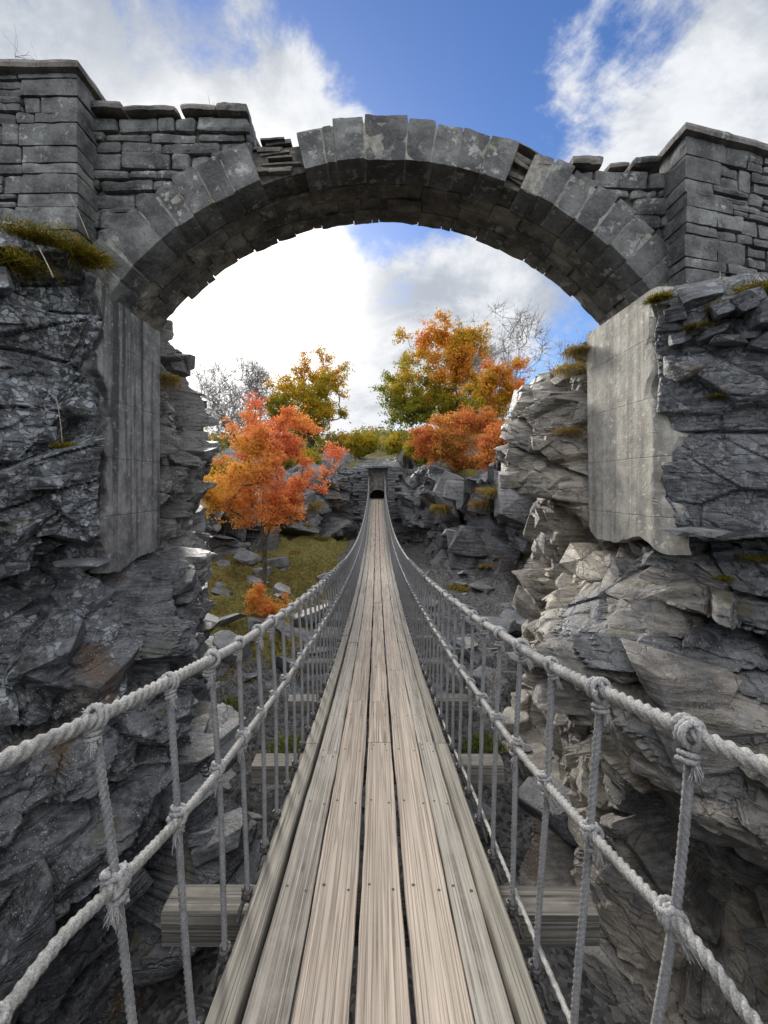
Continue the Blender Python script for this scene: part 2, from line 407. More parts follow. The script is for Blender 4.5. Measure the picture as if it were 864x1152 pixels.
M['mixed'] = mat_leaf('turning_leaves', [(.13, .17, .03), (.30, .28, .03), (.55, .30, .035), (.62, .20, .05)], .5)
M['yel'] = mat_leaf('yellow_leaves', [(.06, .09, .02), (.17, .19, .03), (.42, .32, .03), (.55, .28, .03)], .5)
M['rusty'] = mat_leaf('rust_leaves', [(.35, .24, .06), (.52, .26, .06), (.55, .18, .06), (.45, .12, .06)], .45)
M['hillwood'] = mat_leaf('hill_leaves', [(.07, .09, .03), (.18, .19, .05), (.32, .26, .08), (.38, .22, .10)], .4)
M['ground'] = mat_ground('ravine_ground')

# ------------------------------------------------------------------ world: daylight sky with broken cloud
SUN_AZ = math.atan2(-.33, 1.0); SUN_EL = math.radians(24)
sund = Vector((math.sin(SUN_AZ) * math.cos(SUN_EL), math.cos(SUN_AZ) * math.cos(SUN_EL), math.sin(SUN_EL)))
def make_world():
    w = bpy.data.worlds.new('World'); SC.world = w; w.use_nodes = True
    t = NT.__new__(NT); t.t = w.node_tree; t.t.nodes.clear(); t.out = t.n('ShaderNodeOutputWorld')
    sky = t.n('ShaderNodeTexSky', sky_type='NISHITA'); sky.sun_disc = False; sky.sun_elevation = SUN_EL; sky.sun_rotation = SUN_AZ % (2 * PI)
    sky.air_density = 1.0; sky.dust_density = .3; sky.ozone_density = 2.5
    bg = t.n('ShaderNodeBackground'); bg.inputs[1].default_value = SKY
    hs = t.n('ShaderNodeHueSaturation'); hs.inputs['Saturation'].default_value = 1.22; hs.inputs['Hue'].default_value = .512; hs.inputs['Value'].default_value = 1.15
    t.l(sky.outputs[0], hs.inputs['Color']); t.l(hs.outputs[0], bg.inputs[0])
    tc = t.n('ShaderNodeTexCoord'); D = tc.outputs['Generated']
    nz = t.n('ShaderNodeVectorMath', operation='NORMALIZE'); t.l(D, nz.inputs[0]); D = nz.outputs[0]
    s = t.n('ShaderNodeSeparateXYZ'); t.l(D, s.inputs[0])
    den = t.math('ADD', t.math('ABSOLUTE', s.outputs[2]), .32)
    c = t.n('ShaderNodeCombineXYZ'); t.l(t.math('DIVIDE', s.outputs[0], den), c.inputs[0]); t.l(t.math('DIVIDE', s.outputs[1], den), c.inputs[1]); t.l(t.math('MULTIPLY', s.outputs[2], .6), c.inputs[2])
    def mp(loc, sc, rot=0):
        m = t.n('ShaderNodeMapping'); t.l(c.outputs[0], m.inputs[0]); m.inputs['Location'].default_value = loc; m.inputs['Scale'].default_value = sc; m.inputs['Rotation'].default_value = (0, 0, rot); return m.outputs[0]
    n1 = t.noise(mp((3.1, 1.7, 0), (1, 1, 1)), 2.3, 10, .62, .5)
    m2 = t.n('ShaderNodeMapping'); t.l(D, m2.inputs[0]); m2.inputs['Scale'].default_value = (1, 1, 1.5); m2.inputs['Rotation'].default_value = (.3, .5, .2); n2 = t.noise(m2.outputs[0], 4.6, 11, .64, .25)
    def blob(px, py, r0, r1):
        d = Vector(((px - CX) / F, 1, (CY - py) / F)).normalized()
        v = t.n('ShaderNodeVectorMath', operation='DOT_PRODUCT'); t.l(D, v.inputs[0]); v.inputs[1].default_value = d
        return t.ramp(v.outputs['Value'], math.cos(r1), math.cos(r0))
    k = t.math('ADD', t.math('MULTIPLY', n1, .50), t.math('MULTIPLY', n2, .85))
    for px, py, r0, r1, a in BLOBS: k = t.math('ADD', k, t.math('MULTIPLY', blob(px, py, r0, r1), a))
    cov = t.ramp(k, .60, .80)
    thick = t.ramp(t.math('ADD', t.math('MULTIPLY', n2, .4), t.math('MULTIPLY', t.noise(mp((1.3, 9.2, 0), (1, 1, 1)), 2.6, 9, .62, .4), .6)), .40, .58)
    glare = blob(250, 340, .02, .42); g2 = blob(250, 340, .0, .34)
    ccol = t.mix(thick, (.35, .38, .43), (.62, .635, .66))
    ccol = t.mix(t.math('MULTIPLY', glare, .75), ccol, (.85, .83, .80))
    ov = t.math('MAXIMUM', t.ramp(s.outputs[1], .55, -.2), t.ramp(s.outputs[2], .74, .92))     # extra cloud brightness overhead and behind the camera, added to light the gorge
    st = t.math('ADD', t.math('ADD', CLOUD, t.math('MULTIPLY', g2, .55)), t.math('MULTIPLY', ov, OVER_FILL))
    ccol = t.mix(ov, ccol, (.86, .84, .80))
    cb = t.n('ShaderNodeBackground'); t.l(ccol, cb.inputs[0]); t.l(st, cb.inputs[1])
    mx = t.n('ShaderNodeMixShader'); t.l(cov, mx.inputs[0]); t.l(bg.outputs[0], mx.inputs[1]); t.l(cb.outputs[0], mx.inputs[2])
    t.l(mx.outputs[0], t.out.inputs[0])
SKY = .062; CLOUD = .66; OVER_FILL = 2.0
BLOBS = [(545, 20, .02, .34, -.28), (460, 270, .0, .17, -.20), (400, 40, .0, .14, -.12), (400, 262, 0, .1, -.08), (730, 110, .05, .30, .24), (800, 20, 0, .12, -.1), (255, 335, .1, .45, .24), (540, 320, .03, .2, .22),
         (480, 350, .03, .25, .15), (120, 70, .1, .5, .12), (380, 110, .0, .14, .14)]
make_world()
sl = bpy.data.lights.new('sun', 'SUN'); sl.energy = 2.1; sl.angle = math.radians(11); sl.color = (1, .95, .87)
so = bpy.data.objects.new('sun', sl); COL.objects.link(so); so.rotation_euler = sund.to_track_quat('Z', 'Y').to_euler()

# ------------------------------------------------------------------ camera
cam = bpy.data.cameras.new('camera'); co = bpy.data.objects.new('camera', cam); COL.objects.link(co)
cam.sensor_fit = 'VERTICAL'; cam.sensor_height = 36; cam.lens = F / 1152 * 36
cam.shift_x = 8 / 1152; cam.shift_y = -31 / 1152; cam.clip_end = 5000; cam.clip_start = .05
co.rotation_euler = (PI / 2, 0, 0); SC.camera = co
SC.view_settings.view_transform = 'Standard'; SC.view_settings.look = 'None'; SC.view_settings.gamma = 1; SC.view_settings.exposure = 1.15

# ------------------------------------------------------------------ cliffs
def bed(tx, ty, tz):
    n = np.array([tx, ty, tz], float); n /= np.linalg.norm(n)
    a = np.cross(n, [1, 0, 0.]); a /= np.linalg.norm(a); return np.stack([np.cross(a, n), a, n])
def rockify(P, N, B, levels, amp, seed, lam=.02, lamT=.05):
    lm = sm(-.15, .35, fbm(P * .8, 3, seed + 50)); Q = P @ B.T
    W = Q + .13 * np.stack([fbm(Q * .9, 3, seed), fbm(Q * .9 + 9, 3, seed + 1), .35 * fbm(Q * .9 + 4, 3, seed + 2)], 1)
    d = np.zeros(len(P)); hs = np.zeros(len(P))
    for i, (L, T, A, tilt, crack, cw) in enumerate(levels):
        S = W / np.array([L, L * .8, T]); F1, F2, H, D, H2, D2 = voro(S, seed + 31 * i)
        e = F2 - F1
        g = lambda H, D: A * (H[:, 0] - .5) + tilt * A * ((H[:, 1] - .5) * D[:, 0] + (H[:, 2] - .5) * 1.2 * D[:, 2] + (H[:, 0] - .5) * D[:, 1])
        w = .5 + .5 * sm(0, (.055, .08, .12)[i], e)
        d += w * g(H, D) + (1 - w) * g(H2, D2)
        d -= crack * (1 - sm(0, cw, e)) 
        if i == 1: hs = H[:, 1]
    # bedding laminae: sharp little steps
    q = W[:, 2] / lamT + .6 * fbm(Q * 1.7, 3, seed + 7); fl = np.floor(q); fr = q - fl
    hx = lambda k: vnoise(np.stack([k * 7.31, W[:, 0] * .9 + k * 3.7, W[:, 1] * .9], 1), seed + 3)
    st = hx(fl) + (hx(fl - 1) - hx(fl)) * (1 - sm(0, .25, fr))
    d += lm * (lam * st * 1.3 - lam * .5 * (1 - sm(0, .22, np.minimum(fr, 1 - fr))))
    d += .022 * fbm(P * 2.2, 3, seed + 5) + .005 * fbm(P * 15, 3, seed + 6)
    return P + N * (d * amp)[:, None], hs
def resample(poly, steps):
    """poly [(x,y)], steps: function(x,y)->ds"""
    poly = np.array(poly, float)
    # Catmull-Rom smoothing
    pts = []
    Pp = np.vstack([2 * poly[0] - poly[1], poly, 2 * poly[-1] - poly[-2]])
    for i in range(1, len(Pp) - 2):
        p0, p1, p2, p3 = Pp[i - 1:i + 3]; t = np.linspace(0, 1, 60, endpoint=False)[:, None]
        a = p1 + (p2 - p1) * t
        b = .5 * (2 * p1 + (p2 - p0) * t + (2 * p0 - 5 * p1 + 4 * p2 - p3) * t ** 2 + (3 * p1 - p0 - 3 * p2 + p3) * t ** 3)
        pts.append(.4 * a + .6 * b)
    pts.append(poly[-1:]); pts = np.vstack(pts)
    s = np.concatenate([[0], np.cumsum(np.linalg.norm(np.diff(pts, axis=0), axis=1))])
    out = []; u = 0
    while u < s[-1]:
        x = np.interp(u, s, pts[:, 0]); y = np.interp(u, s, pts[:, 1]); out.append((x, y)); u += steps(x, y)
    return np.array(out)
def cliff_sheet(plan, side, hrows, top, back, shape, B, levels, amp, seed, ampmask=None, lam=.02, lamT=.05, warm=None, lich=None, capslope=0.):
    n = len(plan); T = np.gradient(plan, axis=0); T /= np.linalg.norm(T, axis=1)[:, None]
    ker = np.ones(31) / 31
    N2 = np.stack([T[:, 1] * side, -T[:, 0] * side], 1)
    N2 = np.stack([np.convolve(np.pad(N2[:, k], 15, 'edge'), ker, 'valid') for k in (0, 1)], 1); N2 /= np.linalg.norm(N2, axis=1)[:, None]
    tp = top(plan)                                     # top height per column
    rows = []; nrm = []
    hb = hrows
    for h in hb:                                       # h in 0..1 -> -6 .. top
        z = -6 + (tp + 6) * h
        rows.append(np.column_stack([plan, z])); nrm.append(np.column_stack([N2, np.zeros(n)]))
    m = len(hb); capn = int(back / (.05 if back < 4 else .15))
    for k in range(1, capn + 1):
        q = back * (k / capn) ** 1.3
        up = min(1, q / .25)
        rows.append(np.column_stack([plan - N2 * q, tp - .12 * math.exp(-q / .1) + .05 + capslope * q]))
        nn = np.column_stack([N2 * (1 - up), np.full(n, up + .01)]); nrm.append(nn / np.linalg.norm(nn, axis=1)[:, None])
    P = np.concatenate(rows); Nn = np.concatenate(nrm)
    P = shape(P, Nn)
    a = np.full(len(P), amp) if ampmask is None else amp * ampmask(P)
    P2, hs = rockify(P, Nn, B, levels, a, seed, lam, lamT)
    if warm is None: wv = np.zeros(len(P))
    else: wv = warm(P, hs)
    lv = np.zeros(len(P)) if lich is None else lich(P)
    f = grid_faces(len(rows), n)
    return P2, (f if side < 0 else f[:, ::-1]), {'warm': wv, 'lichen': lv}, Nn

def clad(V, Fc, A, Nn, B, jobs, seed):
    """angular blocks bedded in the face of a cliff: part of the same rock"""
    rg = np.random.default_rng(seed); Vs = [V]; Fs = [Fc]; At = {k: [a] for k, a in A.items()}; n = len(V)
    for (filt, cnt, (s0, s1), (ra, rb), out, tilt) in jobs:
        idx = np.nonzero(filt(V))[0]
        for q in rg.choice(idx, cnt, replace=False):
            L = s0 + (s1 - s0) * rg.random() ** 1.7; sx, sy, sz = L, L * rg.uniform(.6, 1.0), L * rg.uniform(ra, rb)
            me = slab_mesh(sx, sy, sz, int(rg.integers(1e9)), 16); bm = bmesh.new(); bm.from_mesh(me); bmesh.ops.triangulate(bm, faces=bm.faces)
            P = np.array([v.co[:] for v in bm.verts]); T = np.array([[v.index for v in f.verts] for f in bm.faces]); bm.free(); bpy.data.meshes.remove(me)
            nrm = Nn[q]; ax_ = np.cross(B[2], nrm); ax_ /= np.linalg.norm(ax_) + 1e-9; ay_ = np.cross(B[2], ax_)
            a = rg.normal(0, tilt); b = rg.normal(0, tilt)
            R3 = np.array(Matrix.Rotation(a, 3, 'X') @ Matrix.Rotation(b, 3, 'Y') @ Matrix.Rotation(rg.normal(0, .5), 3, 'Z'))
            W = (P @ R3.T) @ np.stack([ax_, ay_, B[2]])
            Vs.append(W + V[q] + nrm * (out * sy * rg.uniform(-1, 1) - .22 * sy)); Fs.append(T + n); n += len(P)
            for k in At: At[k].append(np.full(len(P), A[k][q]))
    return np.concatenate(Vs), [Fs[0], np.concatenate(Fs[1:])], {k: np.concatenate(a) for k, a in At.items()}
planL = [(-4.4, -3.2), (-4.1, -1), (-3.95, 1), (-3.85, 2.4), (-3.45, 3.4), (-2.86, 4.1), (-2.72, 4.4), (-2.74, 5.5), (-2.78, 5.8), (-2.72, 6.35), (-2.85, 7.2), (-3.7, 8.0), (-5.6, 8.6), (-9, 8.9)]
planR = [(4.6, -3.2), (4.4, -1), (4.25, 1), (4.15, 2.5), (3.75, 3.4), (2.95, 4.0), (2.74, 4.3), (2.76, 5.5), (2.76, 5.8), (2.66, 6.4), (2.58, 7.3), (2.85, 8.2), (3.9, 9), (6, 9.4), (9.5, 9.6)]
LEV = [(1.9, .95, .52, 1.6, .20, .035), (.80, .36, .19, 2.1, .075, .05), (.30, .13, .042, 2.4, .020, .08)]
def stepL(x, y):
    return .016 if (2.0 < y < 8.5) else .06
pier_z = (4.36, 5.54)
def pier_mask(P, sgn):
    m = sm(pier_z[0] - .12, pier_z[0] + .05, P[:, 1]) * (1 - sm(5.5 + .16 * (sgn > 0), 5.62 + .16 * (sgn > 0), P[:, 1]))
    lowb = -.86 if sgn < 0 else -.60
    return m * sm(lowb - .04, lowb + .06, P[:, 2]) * (1 - sm(2.3, 2.6, P[:, 2]))
def shapeL(P, N):
    P = P.copy(); x, y, z = P.T
    near = 1 - sm(4.0, 5.5, y)
    d = sm(-.5, -2.5, z) * (.26 + .85 * near) * (1 - sm(6.4, 7.6, y))
    d += sm(.9, 2.4, z) * -.75 * sm(5.6, 6.0, y)
    d += .25 * sm(1.2, .4, z) * sm(-1.2, -.2, z) * (1 - sm(3.6, 4.3, y)) 
    d += -.35 * sm(-.55, -.75, z) * sm(-1.25, -1.0, z) * (1 - sm(3.9, 4.3, y))
    P += N * d[:, None]
    P[:, 0] += .16 * sm(-.80, -.95, P[:, 2]) * sm(4.0, 4.5, P[:, 1]) * (1 - sm(5.4, 6, P[:, 1]))
    P[:, 0] -= .09 * pier_mask(P, -1)
    return P
def shapeR(P, N):
    P = P.copy(); x, y, z = P.T
    near = 1 - sm(4.4, 6.0, y)
    zz = z - .30 * (y - 4.5)
    d = sm(-.5, -1.9, z) * (.0 + .95 * near)
    d += -.75 * sm(-2.3, -2.7, zz) * sm(-5.2, -3.4, zz) * near
    d += sm(.9, 2.4, z) * -.8 * sm(5.6, 6.2, y)
    d += -.30 * sm(-.95, -1.05, zz) * sm(-1.5, -1.25, zz) * (1 - sm(3.9, 4.4, y))
    P += N * d[:, None]
    P[:, 0] -= .17 * sm(-.55, -.72, P[:, 2]) * sm(3.9, 4.4, P[:, 1]) * (1 - sm(5.4, 6, P[:, 1]))
    P[:, 0] += .09 * pier_mask(P, 1)
    return P
hrow = np.concatenate([np.linspace(0, .14, 24, endpoint=False), np.linspace(.14, 1, 420)])
V, Fc, A, Nn = cliff_sheet(resample(planL, stepL), 1, hrow, lambda p: 2.02 + 0 * p[:, 0], 2.6, shapeL, bed(.0, -.36, 1), LEV, 1.0, 3,
                       ampmask=lambda P: 1 - .93 * pier_mask(P, -1), lam=.013, lamT=.055,
                       warm=lambda P, h: .22 * sm(4.6, 5.8, P[:, 1]) * sm(-2.2, -.9, P[:, 2]),
                       lich=lambda P: 1.0 * (1 - sm(4.2, 4.6, P[:, 1])) * sm(-2.6, -.6, P[:, 2]) - .3 * sm(5, 6, P[:, 1]))
free = lambda V, b: ~((V[:, 1] > 4.05) & (V[:, 1] < 5.85) & (V[:, 2] > b))
V, Fc, A = clad(V, Fc, A, Nn, bed(.02, -.30, 1), [
    (lambda V: free(V, -1.0) & (V[:, 1] > 5.7) & (V[:, 1] < 8.2) & (V[:, 2] > -4.6) & (V[:, 2] < 1.9), 190, (.22, .75), (.25, .6), .12, .16),
    (lambda V: free(V, -1.0) & (V[:, 1] > 2.2) & (V[:, 1] < 5.8) & (V[:, 2] > -4.4) & (V[:, 2] < 1.8), 110, (.25, .95), (.18, .45), .04, .14),
    (lambda V: (V[:, 1] > 4.2) & (V[:, 1] < 5.7) & (V[:, 2] > -1.25) & (V[:, 2] < -.95), 14, (.22, .5), (.25, .4), .0, .08)], 71)
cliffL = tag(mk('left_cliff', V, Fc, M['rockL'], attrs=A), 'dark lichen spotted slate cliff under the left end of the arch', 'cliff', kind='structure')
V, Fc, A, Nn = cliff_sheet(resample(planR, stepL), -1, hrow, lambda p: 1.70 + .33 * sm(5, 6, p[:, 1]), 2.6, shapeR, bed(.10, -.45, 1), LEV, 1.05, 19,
                       ampmask=lambda P: (1 - .93 * pier_mask(P, 1)) * (1 - .55 * (1 - sm(4.2, 4.6, P[:, 1])) * sm(-.6, -.3, P[:, 2])), lam=.015, lamT=.06,
                       warm=lambda P, h: np.clip(.9 * sm(4.5, 5.6, P[:, 1] + .5 * h - .35 * sm(-.3, -1.5, P[:, 2])) * (1 - .6 * sm(-2.2, -3.2, P[:, 2])) + .45 * sm(-.4, -1.0, P[:, 2]) * (h > .45) + .35 * sm(-1.6, -2.6, P[:, 2]), 0, 1),
                       lich=lambda P: .75 * (1 - sm(4.3, 4.7, P[:, 1])) * sm(-1.2, -.3, P[:, 2]))
V, Fc, A = clad(V, Fc, A, Nn, bed(.05, -.34, 1), [
    (lambda V: free(V, -.75) & (V[:, 1] > 5.75) & (V[:, 1] < 8.6) & (V[:, 2] > -4.6) & (V[:, 2] < 1.95), 230, (.24, .85), (.3, .8), .12, .2),
    (lambda V: free(V, -.75) & (V[:, 1] > 2.2) & (V[:, 1] < 5.8) & (V[:, 2] > -4.6) & (V[:, 2] < -.7), 130, (.3, 1.15), (.16, .38), .06, .12),
    (lambda V: (V[:, 1] > 2.8) & (V[:, 1] < 4.2) & (V[:, 2] > 1.0) & (V[:, 2] < 1.8), 16, (.25, .5), (.3, .5), .0, .2),
    (lambda V: (V[:, 1] > 4.0) & (V[:, 1] < 5.7) & (V[:, 2] > -.95) & (V[:, 2] < -.68), 18, (.25, .55), (.25, .45), .0, .08)], 72)
cliffR = tag(mk('right_cliff', V, Fc, M['rockR'], attrs=A), 'pale layered slate cliff under the right end of the arch', 'cliff', kind='structure')

# far cliff with the portal recess
fx = np.array([-40, -20, -12, -7.0, -5.2, -3.2, -1.6, 1.6, 2.4, 3.4, 4.8, 7, 12, 26, 45.]); fy = np.array([20, 18, 18.3, 19.6, 25, 32.2, 33.6, 33.6, 31.5, 26, 20, 16.5, 15, 15, 15.])
def far_y(x): return np.interp(x, fx, fy)
tx_ = np.array([-40, -16, -10, -7, -5.4, -4, -2.9, -2.2, 1.5, 2.4, 3.6, 5.2, 6.6, 10, 20, 45]); th_ = np.array([-.5, -1.4, -1.9, -1.8, -1.1, -.1, .85, 1.35, 1.35, .9, .3, -.3, -.7, -.5, 1., 2.])
def far_top(x): return np.interp(x, tx_, th_)
planF = resample(list(zip(fx[1:-1], fy[1:-1])), lambda x, y: .05 if -9 < x < 9 else .16)
def shapeF(P, N):
    P = P.copy(); x, y, z = P.T
    P[:, 0:2] -= N[:, 0:2] * (.35 * (z + 5) * sm(2.4, 5, abs(x)) * (1 - sm(1, 6, z)))[:, None]
    P[:, 2] += 0
    return P
LEVF = [(5.0, 2.3, 1.6, 1.7, .5, .04), (2.0, .85, .6, 2.1, .24, .06), (.7, .30, .12, 2.2, .05, .09)]
V, Fc, A, Nn = cliff_sheet(planF, 1, np.linspace(0, 1, 150), lambda p: far_top(p[:, 0]), 7, shapeF, bed(.35, -.1, 1), LEVF, 1.0, 40,
                       ampmask=lambda P: .12 + .88 * sm(1.3, 2.6, abs(P[:, 0] - .0)), lam=.03, lamT=.16, capslope=.12,
                       warm=lambda P, h: .12 * h, lich=lambda P: 0 * P[:, 0])
# recess: push the sheet back behind the portal
V, Fc, A = clad(V, Fc, A, Nn, bed(.28, -.1, 1), [(lambda V: (abs(V[:, 0]) > 1.9) & (abs(V[:, 0]) < 9) & (V[:, 2] > -5) & (V[:, 1] < 37), 120, (.6, 1.8), (.25, .6), .08, .2), (lambda V: (abs(V[:, 0]) > 3.2) & (abs(V[:, 0]) < 9) & (V[:, 2] > -4.6) & (V[:, 1] < 37), 75, (1.8, 4.2), (.3, .65), .05, .12)], 73)
m = (abs(V[:, 0] - .08) < .92) & (V[:, 2] < 1.36) & (V[:, 1] < 37)
V[m, 1] += 2.6
farC = tag(mk('far_cliff', V, Fc, M['rockF'], attrs=A), 'dark fractured slate cliff at the far end of the footbridge', 'cliff', kind='structure')

# ------------------------------------------------------------------ terrain
def xl(y): return np.interp(y, [p[1] for p in planL], [p[0] for p in planL])
def xr(y): return np.interp(y, [p[1] for p in planR], [p[0] for p in planR])
def far_d(x, y): return (y - far_y(x)) / np.sqrt(1 + ((far_y(x + .8) - far_y(x - .8)) / 1.6) ** 2)
def terrain_h(x, y):
    P = np.stack([x, y, 0 * x], -1).reshape(-1, 3)
    nz = fbm(P * .35, 4, 77).reshape(x.shape); nf = fbm(P * 1.9, 4, 78).reshape(x.shape)
    fl = -4.45 + .20 * np.clip(-x - 2.6, 0, 30) + .05 * np.clip(y - 14, 0, 10) * (x < -1) + .45 * nz + .32 * nf + .35 * np.maximum(0, nf - .05) 
    fl = fl - .9 * sm(2, 4.5, x) * sm(14, 7, y)
    pl = far_top(x) - .25 + .125 * np.clip(y - far_y(x), 0, 40) * 1.25 + .06 * np.clip(y - far_y(x) - 40, 0, 60) + .6 * nz * sm(1, 8, y - far_y(x))
    pl = pl - 12 * sm(110, 260, y) + 10 * fbm(P * .012, 3, 5).reshape(x.shape) * sm(120, 300, y)
    h = fl + (pl - fl) * sm(1.9, 2.7, far_d(x, y))
    bl = sm(1.0, 1.5, xl(np.clip(y, -3.2, 8.9)) - x) * sm(8.2, 7.2, y); br = sm(1.0, 1.5, x - xr(np.clip(y, -3.2, 9.6))) * sm(8.6, 7.6, y)
    side = np.clip(bl + br, 0, 1)
    bank = 1.8 + .2 * nf + .06 * np.clip(abs(x) - 4, 0, 60)
    h = h + (bank - h) * side
    h = h + (-1.80 + .02 * nf - h) * sm(-1.2, -1.6, y) * (1 - side)
    rx = sm(9.5, 12.5, abs(x)) * sm(20, 8, y)
    return h + (1.2 - h) * 0 * rx
def axis(segs):
    o = []
    for a, b, s in segs: o.append(np.arange(a, b, s))
    return np.concatenate(o + [[segs[-1][1]]])
ax = axis([(-1500, -200, 130), (-200, -60, 14), (-60, -22, 2.), (-22, -9, .4), (-9, 9, .12), (9, 24, .4), (24, 60, 2.), (60, 200, 14), (200, 1500, 130)])
ay = axis([(-1500, -200, 130), (-200, -20, 15), (-20, -3, 1.2), (-3, 24, .12), (24, 50, .3), (50, 120, 2), (120, 300, 12), (300, 2500, 150)])
X, Y = np.meshgrid(ax, ay); Z = terrain_h(X, Y)
gr = sm(9, 12, Y) * (X < -1.0) * sm(-1.2, -2.6, X) + sm(1.9, 2.3, far_d(X, Y)) + .42 * (Y < 10) * (X < 0) * 0
gr = np.clip(gr + .35 * (Y < 9) * (X < -1.2) * (Y > 6), 0, 1)
ground = tag(mk('ground', np.stack([X, Y, Z], -1).reshape(-1, 3), grid_faces(*X.shape), M['ground'], smooth=True, attrs={'grass': gr.ravel()}), 'rocky ravine floor rising into a grassy wooded hillside', 'ground', kind='structure')

# ------------------------------------------------------------------ the footbridge
bridge = tag(empty('footbridge', (0, -1.5, -1.9)), 'narrow wooden plank suspension footbridge with white rope railings crossing the ravine', 'footbridge')
BO = Vector((0, -1.5, -1.9))
def local(o):                                     # keep world coordinates of meshes built in place
    o.location = -BO; return o
def deck_h(z): z = np.asarray(z, float); return -1.73 - .122 * (z - 1.4) + .00533 * (z - 1.4) * (z - 6.9)
Z_END = 33.4
def strip(name, x0, x1, y0, y1, top, th, mat, jig=.004, bev=.004, nails=None, seed=0):
    """a board following the sag of the bridge"""
    r = random.Random(seed); n = max(3, int((y1 - y0) / .12) + 1); ys = np.linspace(y0, y1, n)
    dz = (r.random() - .5) * 2 * jig; dx = (r.random() - .5) * jig
    prof = [(x0, -th), (x0, -bev), (x0 + bev, 0), (x1 - bev, 0), (x1, -bev), (x1, -th)]
    rows = []
    rg = np.random.default_rng(seed)
    ph = rg.random(4) * 6
    for i, y in enumerate(ys):
        h = float(deck_h(y)) + top + dz
        e0 = .0022 * math.sin(y * 5.1 + ph[0]) + .0012 * math.sin(y * 17 + ph[1]); e1 = .0022 * math.sin(y * 4.3 + ph[2]) + .0012 * math.sin(y * 15 + ph[3])
        rows.append([(px + dx + (e0 if k < 3 else e1), y, h + pz) for k, (px, pz) in enumerate(prof)])
    V = np.array(rows).reshape(-1, 3); k = len(prof)
    fs = [grid_faces(n, k, True)[:, ::-1], np.arange(k)[None], (np.arange(k) + (n - 1) * k)[None, ::-1]]
    mb = MB(); mb.add(V, fs)
    o = mb.build(name, mat, bridge); local(o)
    if nails:
        nb = MB()
        for (nx, ny) in nails:
            h = float(deck_h(ny)) + top + dz + .0015; a = np.arange(8) / 8 * 2 * PI
            R = .0065 + .002 * r.random()
            nb.add(np.column_stack([nx + R * np.cos(a), ny + R * np.sin(a), np.full(8, h)]), np.arange(8)[None])
        # nail heads are a marking of this board: joined into the board's mesh
        off = len(o.data.vertices); Vn, Fn = nb.merge()
        me = o.data; bm = bmesh.new(); bm.from_mesh(me); vs = [bm.verts.new(v) for v in Vn]
        for f in Fn[0]:
            q = bm.faces.new([vs[i] for i in f]); q.material_index = 1
        bm.to_mesh(me); bm.free(); me.materials.append(M['nail'])
    return o
rows_ = [(-.437, -.288, 'greyplank', -.006, 'gl'), (-.278, -.090, 'plank', 0, 'bl'), (-.070, .108, 'plank', .002, 'bc'), (.128, .316, 'plank', 0, 'br'), (.322, .448, 'greyplank', -.004, 'gr')]
sd = 0
starts = [-.9, -.2, -1.12, .6, -.5]; lens = [4.2, 4.6, 4.6, 4.8, 4.0]
for ri, (x0, x1, mt, top, _) in enumerate(rows_):
    y = -1.5; nxt = starts[ri] + lens[ri]
    while y < Z_END:
        y1 = min(nxt, Z_END)
        nails = []
        by = 2.0 - 1.35 * 3
        while by < y1:
            if by > y + .03:
                nails += [(x0 + (x1 - x0) * .2, by + .02), (x0 + (x1 - x0) * .8, by - .01)]
            by += 1.35 / 2
        if 1.4 < y1 < 9: nails += [(x0 + (x1 - x0) * .25, y1 - .05), (x0 + (x1 - x0) * .75, y1 - .04)]
        strip('deck_board', x0, x1, y, y1 - .006, top, .036, M[mt], .003, .004, [q for q in nails if q[1] < 12 and y < q[1] < y1], sd); sd += 1
        y = y1; nxt = y1 + lens[ri] * (.62 + .6 * random.random())
        if ri == 2 and abs(y1 - 3.48) < .3: nxt = y1 + .9
for s in (-1, 1):
    y = -1.5; k = 0
    while y < Z_END:
        y1 = min(y + 3.6 + (1.3 if k == 0 else 0), Z_END)
        a, b = (.452, .535) if s > 0 else (-.542, -.447)
        strip('kerb_beam', a, b, y, y1 - .008, .035, .10, M['kerb'], .004, .007, None, 200 + k + (50 if s > 0 else 0)); y = y1; k += 1
yb = 2.0 - 2 * 1.35; k = 0
while yb < Z_END - .3:
    mb = MB(); r = random.Random(k + 5); h = float(deck_h(yb + .08)) - .105
    l = .93 + .14 * r.random(); rr = 1.0 + .06 * r.random()
    if yb > 2: l = (.84 if yb < 3 else .94) + .08 * r.random(); rr = (.92 if yb < 3 else .90) + .1 * r.random()
    # long timber: the x axis is its length
    mb2 = MB(); stone(mb2, box8(-l, rr, yb, yb + .16, h - .15, h, .006), rough=.004, rnd=.012, res=.06, seed=k)
    V, Fs = mb2.merge()
    Vl = V - np.array([0, yb, h]); Vl = Vl[:, [1, 0, 2]] * np.array([-1, 1, 1])      # local: length along Y so that the grain runs along it
    o = mk('cross_beam', Vl, Fs, M['beam'], bridge); o.location = Vector((0, yb, h)) - BO; o.rotation_euler = (0, 0, -PI / 2)
    yb += 1.35; k += 1

